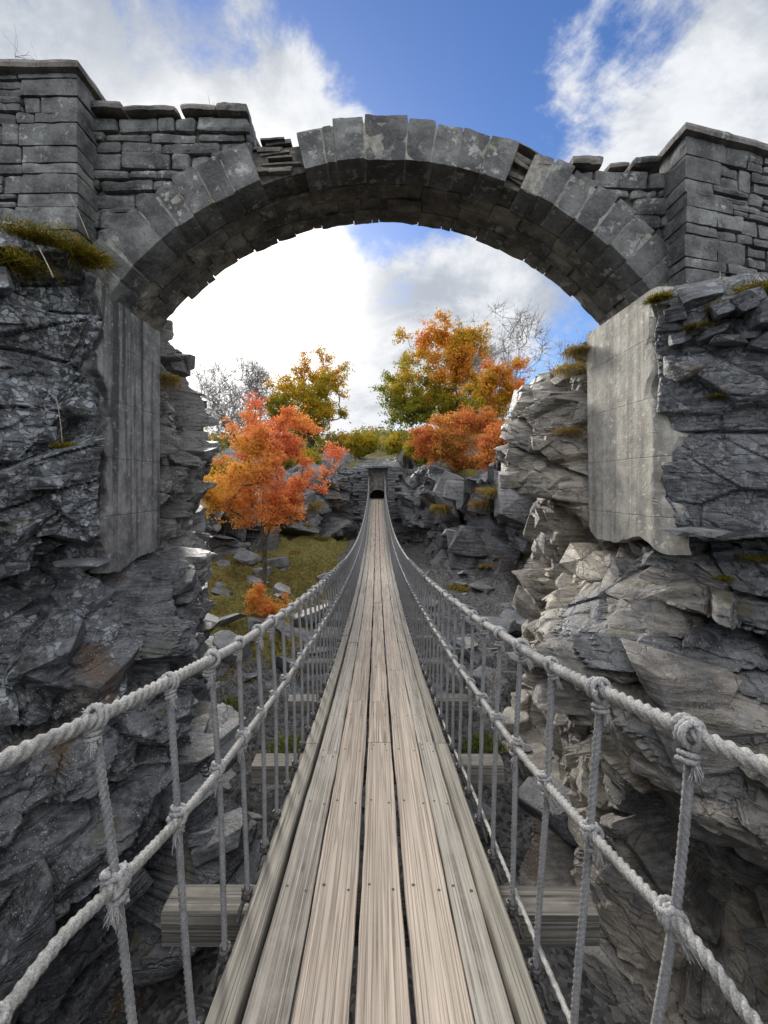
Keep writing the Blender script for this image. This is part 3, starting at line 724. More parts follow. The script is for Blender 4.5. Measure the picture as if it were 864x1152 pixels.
def top_x(z, s): z = np.asarray(z, float); return (.592 + np.minimum(.34, (.115 if s > 0 else .125) * np.exp(-(z - 1.0) / .42)))
def mid_x(z): z = np.asarray(z, float); return .570 + np.minimum(.22, .085 * np.exp(-(z - 1.0) / .5))
def top_h(z): z = np.asarray(z, float); return deck_h(z) + 1.115 + .62 * sm(27, 35, z) ** 1.5 - .02 * sm(1.3, .6, z)
def mid_h(z): z = np.asarray(z, float); return deck_h(z) + .70 - .055 * sm(.97, .76, z) + .15 * sm(29, 35, z)
zsR = [1.0 + .29 * k for k in range(-8, 113)]; zsL = [1.09 + .285 * k for k in range(-8, 113)]
zsR = [z for z in zsR if z < Z_END - .2]; zsL = [z for z in zsL if z < Z_END - .2]
def sagged(zs, fn, s, sp, amp):
    return fn(zs) - amp * np.sin(PI * ((zs - sp) / .29 % 1.0))
for s in (-1, 1):
    zz = np.concatenate([np.arange(-1.5, 4.2, .007), np.arange(4.2, 10, .02), np.arange(10, 35.9, .08)])
    mb = MB(); rope(mb, np.column_stack([s * top_x(zz, s), zz, top_h(zz) + .004 * np.sin(zz * 6.1 + s)]), .0200, .088 * s, 3, 24); local(mb.build('handrail_rope', M['rope'], bridge, True))
    mb = MB(); rope(mb, np.column_stack([s * mid_x(zz), zz, mid_h(zz) + .006 * np.sin(zz * 4.7 + s * 2)]), .0160, .070 * s, 3, 24); local(mb.build('middle_rope', M['rope'], bridge, True))
zz = np.concatenate([np.arange(-1.5, 5, .01), np.arange(5, 33, .08)])
mb = MB(); rope(mb, np.column_stack([.578 + .012 * np.exp(-(zz - 1) / .6) + .004 * np.sin(zz * 3), zz, deck_h(zz) + .11 - .10 * sm(1.2, 4.0, zz) - .03 * sm(4, 7, zz)]), .0105, .04, 3, 12); local(mb.build('lower_rope', M['rope'], bridge, True))

# knots and hangers --------------------------------------------------
def coil(mb, c, axis_, R, r, turns, adv, seed, lob=3, ph=0.):
    n = int(34 * turns); a = np.linspace(0, turns * 2 * PI, n) + ph; rg = np.random.default_rng(seed)
    wob = 1 + .10 * np.sin(a * 1.7 + rg.random() * 6)
    q = np.linspace(-.5, .5, n) * adv
    if axis_ == 'Y': P = np.column_stack([np.cos(a) * R * wob, q, np.sin(a) * R * wob])
    elif axis_ == 'Z': P = np.column_stack([np.cos(a) * R * wob, np.sin(a) * R * wob, q])
    else: P = np.column_stack([q, np.cos(a) * R * wob, np.sin(a) * R * wob])
    rope(mb, P + np.array(c), r, r * 4.2, lob, 12, fray=.10)
def frayed(mb, c, dirn, n, L, seed, spread=.5):
    rg = np.random.default_rng(seed); d = np.array(dirn, float)
    for i in range(n):
        v = d + (rg.random(3) - .5) * 2 * spread; v /= np.linalg.norm(v); l = L * (.5 + rg.random() * .7)
        p0 = np.array(c) + (rg.random(3) - .5) * .014; side = (rg.random(3) - .5) * l * .7
        t = np.linspace(0, 1, 5)[:, None]
        tube(mb, p0 + v * l * t + side * t * t + np.array([0, 0, -.35 * l]) * t * t, np.linspace(.0032, .0016, 5), 4)
def knot_top(seed):
    mb = MB(); rg = np.random.default_rng(seed)
    coil(mb, (0, .004, 0), 'Y', .0315, .0105, 2.15 + .3 * rg.random(), .040, seed, ph=rg.random() * 6)
    coil(mb, (.0, -.002, -.004), 'X', .034, .0095, 1.1, .03, seed + 1, ph=1.2)
    coil(mb, (0, 0, -.055), 'Z', .0195, .0085, 2.2, .034, seed + 2)
    frayed(mb, (.012, -.012, -.066), (.15, -.3, -1), 26, .028, seed + 3, .4)
    frayed(mb, (-.01, -.02, .02), (-.3, -.6, .3), 5, .02, seed + 4)
    return mb
def knot_mid(seed):
    mb = MB(); rg = np.random.default_rng(seed)
    coil(mb, (0, .0, .004), 'Y', .0255, .0105, 2.6, .052, seed, ph=rg.random() * 6)
    coil(mb, (0, 0, .020), 'Z', .0225, .010, 1.8, .03, seed + 1)
    coil(mb, (0, 0, -.02), 'X', .026, .0095, 1.2, .03, seed + 2, ph=2.)
    coil(mb, (0, 0, -.04), 'Z', .019, .009, 1.5, .022, seed + 5)
    frayed(mb, (.0, -.016, -.040), (.25 * (1 if seed % 2 else -1), -.25, -1), 44, .036, seed + 3, .38)
    return mb
def bolt(seed, s):
    mb = MB()
    tube(mb, [(-s * .045, 0, 0), (s * .012, 0, 0)], .009, 8)
    tube(mb, [(s * .012, 0, 0), (s * .024, 0, 0)], .016, 6)
    coil(mb, (0, 0, .006), 'X', .017, .010, 1.7, .024, seed)
    coil(mb, (0, 0, .026), 'Z', .0165, .0085, 1.6, .02, seed + 1)
    n = 10; t = np.linspace(0, 1, n); P = np.column_stack([s * (.008 + .018 * t), -.02 - .045 * t, -.004 - .04 * t + .012 * np.sin(t * 5)])
    rope(mb, P, .010, .04, 3, 12, fray=.1)
    return mb
KT = [knot_top(s) for s in (11, 22, 33, 44)]; KM = [knot_mid(s) for s in (51, 62, 73, 84)]; BL = {s: [bolt(s * 3 + q, s) for q in (5, 9)] for s in (-1, 1)}
def mdata(mb, name, mat):
    V, Fs = mb.merge(); o = mk(name, V, Fs, mat, smooth=True); me = o.data; bpy.data.objects.remove(o); return me
KTm = [mdata(k, 'knot_top', M['knot']) for k in KT]; KMm = [mdata(k, 'knot_mid', M['knot']) for k in KM]; BLm = {s: [mdata(b, 'bolt', M['iron']) for b in v] for s, v in BL.items()}
far = MB()
for s, zs in ((1, zsR), (-1, zsL)):
    inview = [z for z in zs if z > .5]
    for i, z in enumerate(zs):
        if z < -.5: continue
        rg = random.Random(i * 7 + (s > 0)); jz = 0
        pt = np.array([s * float(top_x(z, s)), z, float(top_h(z))]); zm = z + rg.uniform(-.006, .006)
        pm = np.array([s * (float(mid_x(z)) + .004), zm, float(mid_h(z))]); zb = z + rg.uniform(-.012, .012)
        pb = np.array([s * .565, zb, float(deck_h(zb)) + .012])
        idx = inview.index(z) if z in inview else -1
        if idx >= 49 or z > 16:
            tube(far, [pt, pm, pb], .009, 4)
            for p, q in ((pt, .028), (pm, .025)):
                V, Fx = unit_box(2, 2, 2); u = V - .5; u = u / (np.linalg.norm(u, axis=1)[:, None] + 1e-9) * q; far.add(u * (1, .9, 1.1) + p, Fx)
            tube(far, [pb - (s * .03, 0, 0), pb + (s * .03, 0, -.01)], .016, 5)
            continue
        near = z < 4.2; st = .006 if z < 2.6 else (.02 if z < 6 else .08)
        n1 = max(4, int(np.linalg.norm(pt - pm) / st)); n2 = max(4, int(np.linalg.norm(pm - pb) / st))
        P = np.vstack([np.linspace(pt + (0, 0, -.02), pm, n1, endpoint=False), np.linspace(pm, pb, n2)])
        u = np.linspace(0, 1, len(P)); b1 = rg.uniform(-.006, .006)
        P[:, 1] += b1 * np.sin(u * 2 * PI) + rg.uniform(-.003, .003) * np.sin(u * 9); P[:, 0] += rg.uniform(-.005, .005) * np.sin(u * PI)
        org = Vector(pb)
        mb = MB(); rope(mb, P - pb, .0118, .055 * (1 if rg.random() > .3 else -1), 3, 18 if near else 6, depth=.95)
        if idx < 0 or idx >= 16:
            for kv, p in ((KT[i % 4], pt), (KM[i % 4], pm), (BL[s][i % 2], pb)):
                if z < 8: Vk, Fk = kv.merge()
                else:
                    V_, Fx = unit_box(2, 2, 2); u_ = V_ - .5; Vk = u_ / (np.linalg.norm(u_, axis=1)[:, None] + 1e-9) * .026; Fk = [Fx]
                if rg.random() > .5: Vk = Vk.copy(); Vk[:, 1] += .003
                mb.add(Vk + (p - pb), Fk)
        o = mb.build('hanger_rope', M['cable'], bridge, True); o.location = org - BO
        if 0 <= idx < 16:
            for nm, me, p in (('rope_knot', KTm[(i * 3 + (s > 0)) % 4], pt), ('rope_knot', KMm[(i * 5 + (s < 0)) % 4], pm), ('iron_bolt', BLm[s][i % 2], pb)):
                c = bpy.data.objects.new(nm, me); COL.objects.link(c); c.parent = o; c.location = Vector(p) - org
                if nm == 'rope_knot':
                    sl_ = math.atan(float(deck_h(z + .05) - deck_h(z - .05)) / .1); c.rotation_euler = (sl_, rg.uniform(-.3, .3), rg.uniform(-.25, .25)); q = rg.uniform(.68, .92); c.scale = (q, q, q)
fo = far.build('distant_hanger_ropes', M['cable'], bridge, False); local(fo); fo['kind'] = 'stuff'

# ------------------------------------------------------------------ the ruined arch
arch = tag(empty('ruined_stone_arch', (0, 4.9, 2.0)), 'ruined dark slate stone arch spanning the ravine over the bridge', 'arch')
AO = Vector((0, 4.9, 2.0))
def alocal(o): o.location = -AO; return o
ACX, ACH, AR = .05, -.18, 3.44
RO = AR + .43
def ring_c8(t0, t1, r0, r1, y0, y1, j=.004):
    c = np.zeros((2, 2, 2, 3))
    for i, t in enumerate((t0, t1)):
        for jn, r in enumerate((r0, r1)):
            for k, y in enumerate((y0, y1)):
                a = math.radians(t); c[i, jn, k] = (ACX + r * math.sin(a), y, ACH + r * math.cos(a))
    return c + (RNG.random(c.shape) - .5) * 2 * j
def build_ring(ts, dr=None):
    for i in range(len(ts) - 1):
        mb = MB(); o = 0 if dr is None else dr[i]
        g = .10
        stone(mb, ring_c8(ts[i] + g, ts[i + 1] - g, AR + RNG.uniform(-.012, .01), RO + o + RNG.uniform(-.012, .012), 4.455 + RNG.uniform(-.012, .012), 4.83, .006), rough=.008, rnd=.014, res=.04, seed=i * 3.3, tint=(i * .618) % 1)
        alocal(mb.build('voussoir', M['ring'], arch))
build_ring([-54.5, -49.6, -46.6, -39.8, -36.4, -33.2, -29.2, -25.2, -20.6])
build_ring([-13.2, -9.2, -7.6, -2.7, 4.0, 8.3, 12.4, 16.6, 21.2], [-.08, -.04, .0, .03, .0, -.02, -.04, -.02])
build_ring([23.6, 26.9, 30.1, 34.2, 38.0, 41.4, 45.3, 49.2, 54.6])
# vault behind the ring: rows of long stones, ragged at the far edge
def arc_fill(t0, t1, r0, r1, y0, y1):
    t = np.radians(np.linspace(t0, t1, 60)); V = []
    for r, y in ((r0, y0), (r1, y0), (r1, y1), (r0, y1)): V.append(np.column_stack([ACX + r * np.sin(t), np.full(60, y), ACH + r * np.cos(t)]))
    V = np.stack(V, 1).reshape(-1, 3); mb = MB(); mb.add(V, [grid_faces(60, 4, True), np.array([[0, 1, 2, 3], [239, 238, 237, 236]])]); return mb
alocal(arc_fill(-55, 55, AR + .022, AR + .2, 4.83, 5.505).build('mortar_joint', M['mortar'], arch))
for a, b in ((-54, -20.7), (-13, 21), (23.8, 54)):
    alocal(arc_fill(a, b, AR + .012, RO - .06, 4.463, 4.82).build('mortar_joint', M['joint'], arch))
bands = [(4.836, 5.06), (5.064, 5.27), (5.274, 5.50)]
for bi, (ya, yz) in enumerate(bands):
    t = -55.0; k = 0; mb = MB()
    while t < 55:
        w = RNG.uniform(3.2, 8.5); t1 = min(t + w, 55.5)
        dr = RNG.uniform(-.022, .012)
        if bi == 2 and -45 < t < 42: ye = yz + RNG.uniform(.0, .06)
        else: ye = yz
        tm = t
        while tm < t1 - .2:                       # keep the curve round: sub-stones no wider than ~4 deg share one offset
            te = min(tm + RNG.uniform(2.6, 6.), t1); te = t1 if t1 - te < 1.2 else te
            stone(mb, ring_c8(tm + (.02 if tm == t else -.02), te - (.02 if te == t1 else -.08), AR + dr, AR + .40 + (0 if bi < 2 else RNG.uniform(-.03, .05)), ya, ye, .002), rough=.009, rnd=.01, res=.06, seed=k * 1.7 + bi, tint=(k * .37) % 1)
            tm = te
        t = t1; k += 1
    alocal(mb.build('vault_course', M['soffit'], arch))
# spandrel walls: coursed rubble
def wall_top_left(x): return np.interp(x, [-3.2, -2.9, -2.4, -1.9, -1.45, -1.28], [3.73, 3.76, 3.73, 3.78, 3.74, 3.58])
def wall_top_right(x): return np.interp(x, [1.5, 1.9, 2.6, 3.2], [3.20, 3.22, 3.20, 3.24])
def spandrel(x0, x1, topf, seed, yf=4.50, thick=.34):
    rg = np.random.default_rng(seed); mb = MB(); h = 1.95
    while h < 3.9:
        rh = rg.choice([.06, .09, .12, .15, .18]); x = x0 + rg.uniform(-.2, 0)
        while x < x1:
            w = rg.uniform(.14, .48) * (1.25 if rh > .08 else 1); xa, xb = x, min(x + w, x1)
            xm = (xa + xb) / 2; tp = float(topf(xm))
            d = min(math.hypot(xx - ACX, h - ACH) for xx in (xa, xb, np.clip(ACX, xa, xb)))
            if h + rh * .6 < tp and d > AR + .16 and xb - xa > .05:
                hh = min(h + rh, tp)
                c = box8(xa + .006, xb - .006, yf + rg.uniform(-.018, .022), yf + thick, h + .004, hh - .004, 0)
                c[:, :, :, 2] += rg.uniform(-.011, .011, (2, 1, 2)); dz = rg.uniform(-.014, .014, (2,)); c[0, :, :, 2] += dz[0]; c[1, :, :, 2] += dz[1]; c[:, :, 0, 0] += rg.uniform(-.01, .01)
                stone(mb, c, rough=.013, rnd=.026, res=.035, seed=seed + x * 3 + h * 7)
            x = xb
        h += rh
    return mb
alocal(spandrel(-3.3, -1.26, wall_top_left, 5).build('spandrel_wall', M['rubble'], arch))
alocal(spandrel(1.52, 3.1, wall_top_right, 6).build('spandrel_wall', M['rubble'], arch))
# core of rubble and mortar behind the faces
def core(x0, x1, topf, r):
    xs = np.linspace(x0, x1, 40); lo = []; hi = []
    for x in xs:
        dx = x - ACX; lo.append(ACH + math.sqrt(max(0, r * r - dx * dx)) if abs(dx) < r * .97 else 1.6); hi.append(float(topf(x)) - .05)
    lo = np.minimum(np.maximum(lo, 1.6), np.array(hi) - .02)
    V = []
    for y in (4.56, 5.47): V += [np.column_stack([xs, np.full(40, y), lo]), np.column_stack([xs, np.full(40, y), hi])]
    V = np.concatenate(V); i = np.arange(39)
    q = [np.stack([i, i + 1, 41 + i, 40 + i], 1), np.stack([80 + i, 120 + i, 121 + i, 81 + i], 1), np.stack([i, 80 + i, 81 + i, i + 1], 1), np.stack([40 + i, 41 + i, 121 + i, 120 + i], 1), np.array([[0, 40, 120, 80], [39, 119, 159, 79]])]
    mb = MB(); mb.add(V, q); return mb
alocal(core(-4.2, -1.30, wall_top_left, AR + .035).build('rubble_core', M['mortar'], arch))
alocal(core(1.5, 4.0, wall_top_right, AR + .035).build('rubble_core', M['mortar'], arch))
def crown_top(x): return np.interp(x, [-1.5, -.8, 0, .8, 1.45, 1.55], [3.42, 3.52, 3.60, 3.52, 3.36, 3.22])
alocal(core(-1.34, 1.54, crown_top, AR + .035).build('rubble_core', M['mortar'], arch))
# broken gaps in the ring: thin slates on edge and lying
def slates(t0, t1, n, seed, tiltd):
    rg = np.random.default_rng(seed); mb = MB()
    for i in range(n):
        t = rg.uniform(t0, t1); r = AR + .04 + .40 * (i + .5) / n + rg.uniform(-.01, .01); a = math.radians(t); cx = ACX + r * math.sin(a); ch = ACH + r * math.cos(a)
        L = rg.uniform(.22, .42); th = rg.uniform(.018, .045); y0 = 4.47 + rg.uniform(0, .12)
        c = box8(-L / 2, L / 2, 0, .5, -th / 2, th / 2, .006); q = tiltd + rg.uniform(-.12, .12)
        x, z = c[..., 0].copy(), c[..., 2].copy(); c[..., 0] = cx + x * math.cos(q) - z * math.sin(q); c[..., 2] = ch + x * math.sin(q) + z * math.cos(q); c[..., 1] += y0
        stone(mb, c, rough=.006, rnd=.006, res=.05, seed=seed + i)
    return mb
alocal(slates(-18.8, -15.0, 13, 8, .10).build('broken_slates', M['soffit'], arch))
alocal(slates(21.9, 23.2, 10, 9, -.45).build('broken_slates', M['soffit'], arch))
# coping scraps along the wall tops
def coping(xs, topf, seed):
    rg = np.random.default_rng(seed); mb = MB()
    for (a, b, th) in xs:
        t = float(topf((a + b) / 2)); c = box8(a, b, 4.44 + rg.uniform(-.03, .03), 5.3, t - .01, t + th, .012)
        stone(mb, c, rough=.016, rnd=.025, res=.05, seed=seed + a)
    return mb
alocal(coping([(-2.92, -2.55, .07), (-2.54, -2.0, .05), (-1.99, -1.62, .07), (-1.61, -1.30, .08)], wall_top_left, 3).build('coping', M['cap'], arch))
alocal(coping([(1.62, 1.86, .05), (1.95, 2.28, .09), (2.34, 2.55, .05), (2.57, 2.82, .06)], wall_top_right, 4).build('coping', M['cap'], arch))
# end piers standing proud of the wall
def pier(corner, ang, sgn, h0, h1, seed, quoin=.48):
    """corner: inner front corner; the face runs away from it (sgn -1: to the left)"""
    rg = np.random.default_rng(seed); e = empty('end_pier', Vector(corner[:2] + (h0,)) - AO); e.parent = arch
    ca, sa = math.cos(ang), math.sin(ang)
    def tr(c):
        c = c.copy(); x, y = c[..., 0].copy(), c[..., 1].copy(); x = x * sgn
        c[..., 0] = corner[0] + x * ca; c[..., 1] = corner[1] + x * sa + y
        return c - np.array([corner[0], corner[1], h0])
    mb = MB(); h = h0
    row = 0
    while h < h1 - .02:
        rh = float(rg.choice([.10, .13, .16, .19])) if row % 5 != 3 else .22
        if h + rh > h1 - .04: rh = h1 - h
        q = quoin * rg.uniform(.7, 1.25); sub = 1 if rh > .12 or rg.random() > .5 else 2
        stone(mb, tr(box8(0 + rg.uniform(-.008, .008), q, rg.uniform(-.01, .008), .40, h + .003, h + rh - .003, .003)), rough=.008, rnd=.012, res=.045, seed=seed + h)
        x = q
        while x < 3.2:
            w = rg.uniform(.16, .5); n = 1 if (rh < .11 or rg.random() > .45) else 2
            for s_ in range(n):
                a, b = h + rh * s_ / n, h + rh * (s_ + 1) / n
                stone(mb, tr(box8(x + .006, x + w - .006, rg.uniform(-.012, .018), .25, a + .004, b - .004, .011)), rough=.012, rnd=.022, res=.04, seed=seed + x + h)
            x += w
        h += rh; row += 1
    mb.build('facing_stones', M['rubble'], e)
    mb = MB(); V, Fx = unit_box(1, 1, 1)
    c = tr(box8(.06, 3.2, .06, 1.25, h0 - .1, h1 - .02)); P = np.stack([c[int(round(v[0])), int(round(v[1])), int(round(v[2]))] for v in V]); mb.add(P, Fx)
    mb.build('mortar_core', M['mortar'], e)
    mb = MB(); x = -.06
    while x < 3.2:
        w = rg.uniform(.9, 1.3); stone(mb, tr(box8(x, x + w - .008, -.07, 1.2, h1, h1 + .085, .004)), rough=.008, rnd=.03, res=.05, seed=seed + x); x += w
    mb.build('cap_slab', M['cap'], e)
    return e
pier((-2.86, 4.24), 0.0, -1, 1.95, 3.92, 31)
pier((2.92, 4.20), .27, 1, 1.80, 3.30, 57)
# cement faces of the abutments
def abut(sgn, x, pts, mat, th=.20, bend=(4.33, .66)):
    """pts: outline in (y,h); the near edge is ragged"""
    from mathutils.geometry import tessellate_polygon
    mb = MB(); pts = np.array(pts, float); n = len(pts)
    step = .03; y0, y1 = pts[:, 0].min(), pts[:, 0].max(); h0, h1 = pts[:, 1].min(), pts[:, 1].max()
    # rows at each height: left and right bound from the outline
    hs = np.linspace(h0, h1, int((h1 - h0) / step)); k = int((y1 - y0) / step)
    nearp = [p for p in pts[:, :] if p[2] == 0] ; farp = [p for p in pts if p[2] == 1]
    nh = np.array(sorted([(p[1], p[0]) for p in nearp])); fh = np.array(sorted([(p[1], p[0]) for p in farp]))
    P = []
    for h in hs:
        a = np.interp(h, nh[:, 0], nh[:, 1]); b = np.interp(h, fh[:, 0], fh[:, 1])
        a += .16 * float(fbm(np.array([[h * 4.3, sgn * 3., 0]]), 5, 9)[0])
        ys = np.linspace(a, b, k); rag = .22 * fbm(np.column_stack([ys * 2.6, 0 * ys, 0 * ys + sgn]), 4, 21) * sm(h0 + .35, h0, h); P.append(np.column_stack([np.full(k, x), ys, h + rag]))
    P = np.concatenate(P); P[:, 0] -= sgn * (.006 * fbm(P * 4, 3, 4) + .003 * fbm(P * 20, 3, 8)); 
    P[:, 0] += sgn * np.maximum(0, bend[0] - P[:, 1]) * bend[1]
    edge = np.minimum(np.arange(k), 3)[None].repeat(len(hs), 0).ravel() / 3.; P[:, 0] += sgn * .02 * (1 - edge)
    bk = P.copy(); bk[:, 0] += sgn * th
    nr = len(hs); f = grid_faces(nr, k); N = nr * k
    ring = np.concatenate([np.arange(k), np.arange(1, nr) * k + k - 1, (nr - 1) * k + np.arange(k - 2, -1, -1), np.arange(nr - 2, 0, -1) * k]); r2 = np.roll(ring, -1)
    side = np.stack([ring, r2, r2 + N, ring + N], 1)
    mb.add(np.concatenate([P, bk]), [f if sgn > 0 else f[:, ::-1], (f + N)[:, ::-1], side])
    return mb
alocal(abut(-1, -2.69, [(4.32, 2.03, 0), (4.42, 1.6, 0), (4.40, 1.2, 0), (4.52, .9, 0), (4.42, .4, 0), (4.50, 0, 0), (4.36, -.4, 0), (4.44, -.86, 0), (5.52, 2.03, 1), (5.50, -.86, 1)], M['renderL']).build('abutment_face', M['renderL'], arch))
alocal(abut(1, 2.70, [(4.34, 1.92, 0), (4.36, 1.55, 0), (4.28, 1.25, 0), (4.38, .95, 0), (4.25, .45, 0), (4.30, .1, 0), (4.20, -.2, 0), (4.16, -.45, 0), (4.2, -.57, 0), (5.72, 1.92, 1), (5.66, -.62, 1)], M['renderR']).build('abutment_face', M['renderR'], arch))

# ------------------------------------------------------------------ portal at the far end
portal = tag(empty('stone_portal', (.08, 33.7, -1.0)), 'small stone doorway with a flat lintel at the far end of the footbridge', 'doorway')
PO = Vector((.08, 33.7, -1.0))
mb = MB(); stone(mb, box8(-.85, 1.05, 33.2, 34.2, 1.20, 1.40, .02) - np.array(PO), rough=.02, rnd=.04, res=.12, seed=2); mb.build('lintel', M['rockF'], portal)
for sx in (-1, 1):
    mb = MB(); h = -2.6; rg = np.random.default_rng(60 + sx)
    while h < 1.2:
        rh = rg.uniform(.14, .3); hh = min(h + rh, 1.2)
        a = .08 + sx * .72; b = .08 + sx * rg.uniform(1.25, 1.9)
        stone(mb, box8(min(a, b), max(a, b), 33.25 + rg.uniform(-.05, .05), 34.6, h + .01, hh - .01, .02) - np.array(PO), rough=.02, rnd=.03, res=.12, seed=h * 3 + sx); h = hh
    mb.build('jamb', M['rockF'], portal)
mb = MB(); V = []
# back wall with a low black hollow at its foot
n = 24; aa = np.linspace(0, PI, n)
ox, oz = .08 + .62 * np.cos(aa), -1.02 + .62 * np.sin(aa) ** .8
outer = np.column_stack([.08 + .86 * np.sign(np.cos(aa)) * np.minimum(1, np.abs(np.cos(aa)) * 1.5), np.full(n, 34.0), np.where(np.abs(np.cos(aa)) > .66, -1.0 + (1 - (np.abs(np.cos(aa)) - .66) / .34) * 2.3, 1.3)])
inner = np.column_stack([ox, np.full(n, 34.0), oz]); deep = inner + (0, 1.0, 0)
mb.add(np.concatenate([outer, inner, deep]) - np.array(PO), [grid_faces(3, n)]); mb.build('back_wall', M['cap'], portal)
mb = MB(); V, Fx = unit_box(1, 1, 1); mb.add((V - (.5, .5, .5)) * (1.6, .1, 1.4) + np.array((.08, 35.2, -.9)) - np.array(PO), Fx); mb.build('hollow_shade', M['dark'], portal)  # near-black panel closing the hollow, its shade put into the colour
mb = MB(); stone(mb, box8(-.8, .95, 33.3, 36, -1.35, -1.08, .01) - np.array(PO), rough=.02, rnd=.03, res=.15, seed=5); mb.build('sill', M['cap'], portal)

# ------------------------------------------------------------------ loose slates
bpy.context.view_layer.update()
dg = bpy.context.evaluated_depsgraph_get()
def hit(px, py):
    for k in range(40):
        h_ = hit1(px, py + k * 3)
        if h_ and h_[0].y < 200: return h_
    return (at(px, py, 5), Vector((0, 0, 1)), None)
def hit1(px, py):
    d = Vector(((px - CX) / F, 1, (CY - py) / F)).normalized()
    for o in (cliffL, cliffR, farC, ground):
        pass
    best = None
    for o in (cliffL, cliffR, farC, ground):
        r, l, nn, _ = o.ray_cast(Vector((0, 0, 0)), d)
        if r and (best is None or l.length < best[0].length): best = (l, nn, o)
    return best
def drop(x, y, z=9):
    best = None
    for o in (cliffL, cliffR, farC, ground):
        r, l, nn, _ = o.ray_cast(Vector((x, y, z)), Vector((0, 0, -1)))
        if r and (best is None or l.z > best.z): best = l
    return best if best is not None else Vector((x, y, -4.4))
def slab(loc, size, rot, seed, label, group=None, mat='slab', cat='rock', name='slate_slab'):
    me = slab_mesh(*size, seed); me.materials.append(M[mat]); o = bpy.data.objects.new(name, me); COL.objects.link(o)
    o.location = loc; o.rotation_euler = rot; return tag(o, label, cat, group)
r = random.Random(4)
pr = [(757, 352, .20, .18, .13), (762, 378, .26, .2, .10), (785, 332, .34, .28, .18), (812, 348, .26, .22, .14), (838, 338, .3, .26, .16), (800, 376, .30, .2, .09), (838, 372, .24, .2, .12), (862, 352, .34, .3, .22), (782, 360, .22, .2, .14), (820, 384, .5, .3, .06), (862, 385, .3, .25, .14)]
for i, (x, y, a, b, c) in enumerate(pr):
    h_ = hit(x, y); p = h_[0] + Vector((0, -.02, -.02)) ; slab(p, (a, b, c), (r.uniform(-.3, .3), r.uniform(-.35, .35), r.uniform(0, 3)), 100 + i, 'loose grey slate block piled on the ledge under the right end pier', 'loose blocks under the right end pier', mat='slabdark')
slabs_floor = []
for i in range(170):
    y = r.uniform(3.6, 21); x = r.uniform(-1, 1) * (2.4 + y * .22)
    if y < 9 and not (float(xl(y)) + .3 < x < float(xr(y)) - .2): continue
    if y > float(far_y(np.array(x))) - .8: continue
    k = (.22 + .9 * r.random() ** 2) * (1.0 if y < 9 else 1.5); p = drop(x, y, -2.9 if y < 20 else 0)
    slab((x, y, p.z + .05 * k), (k * r.uniform(.8, 1.5), k * r.uniform(.6, 1.), k * r.uniform(.15, .45)), (r.uniform(-.35, .35), r.uniform(-.35, .35), r.uniform(0, 6.3)), 300 + i, 'loose slate block lying on the ravine floor', 'loose slates on the ravine floor')
h_ = hit(240, 705); p = h_[0] + Vector((0, 0, .05)); slab(p, (2.0, .35, .22), (.1, -.28, .25), 901, 'long dark narrow slate slab lying on the mossy slope left of the bridge', mat='rockF')
slab(at(92, 633, 4.05), (.55, .30, .035), (.05, .02, .2), 902, 'thin flat slate plate jutting out below the left abutment')
slab(at(780, 597, 3.75), (1.0, .4, .045), (.1, .05, .3), 903, 'long thin flat slate plate jutting out below the right abutment')
slab(at(182, 368, 5.75), (.3, .3, .25), (.2, .1, .3), 904, 'rounded brown stone at the foot of the arch on the left')

# ------------------------------------------------------------------ plants
def blades(mb, c, n, L, spread, seed, w=.006, droop=.6, up=(0, 0, 1), hue=(0, 1), seg=3):
    rg = np.random.default_rng(seed); c = np.asarray(c, float)
    base = c + np.clip(rg.normal(0, 1, (n, 3)), -1.9, 1.9) * (spread, spread, spread * .15)
    d = np.asarray(up, float) + rg.normal(0, .55, (n, 3)); d /= np.linalg.norm(d, axis=1)[:, None]
    l = L * rg.uniform(.5, 1.2, n); sd = np.cross(d, rg.normal(0, 1, (n, 3))); sd /= np.linalg.norm(sd, axis=1)[:, None] + 1e-9
    t = np.linspace(0, 1, seg + 1); V = np.zeros((n, seg + 1, 2, 3))
    for i, q in enumerate(t):
        p = base + d * (l * q)[:, None]; p[:, 2] -= droop * l * q * q
        ww = w * (1 - q * .9)
        V[:, i, 0] = p - sd * ww; V[:, i, 1] = p + sd * ww
    k = (seg + 1) * 2; idx = (np.arange(n) * k)[:, None, None]; j = (np.arange(seg) * 2)[None, :, None]
    f = (idx + j + np.array([0, 1, 3, 2])[None, None]).reshape(-1, 4)
    h = np.repeat(rg.uniform(hue[0], hue[1], n), k)
    mb.add(V.reshape(-1, 3), f, hue=h)
def leaves(mb, C, size, seed, hue):
    rg = np.random.default_rng(seed); n = len(C)
    u = rg.normal(0, 1, (n, 3)); u /= np.linalg.norm(u, axis=1)[:, None]; v = np.cross(u, rg.normal(0, 1, (n, 3))); v /= np.linalg.norm(v, axis=1)[:, None]
    s = size * rg.uniform(.55, 1.25, n)[:, None]
    V = np.stack([C - u * s, C + v * s * .55, C + u * s, C - v * s * .55], 1).reshape(-1, 3)
    mb.add(V, np.arange(n * 4).reshape(-1, 4), hue=np.repeat(hue, 4))
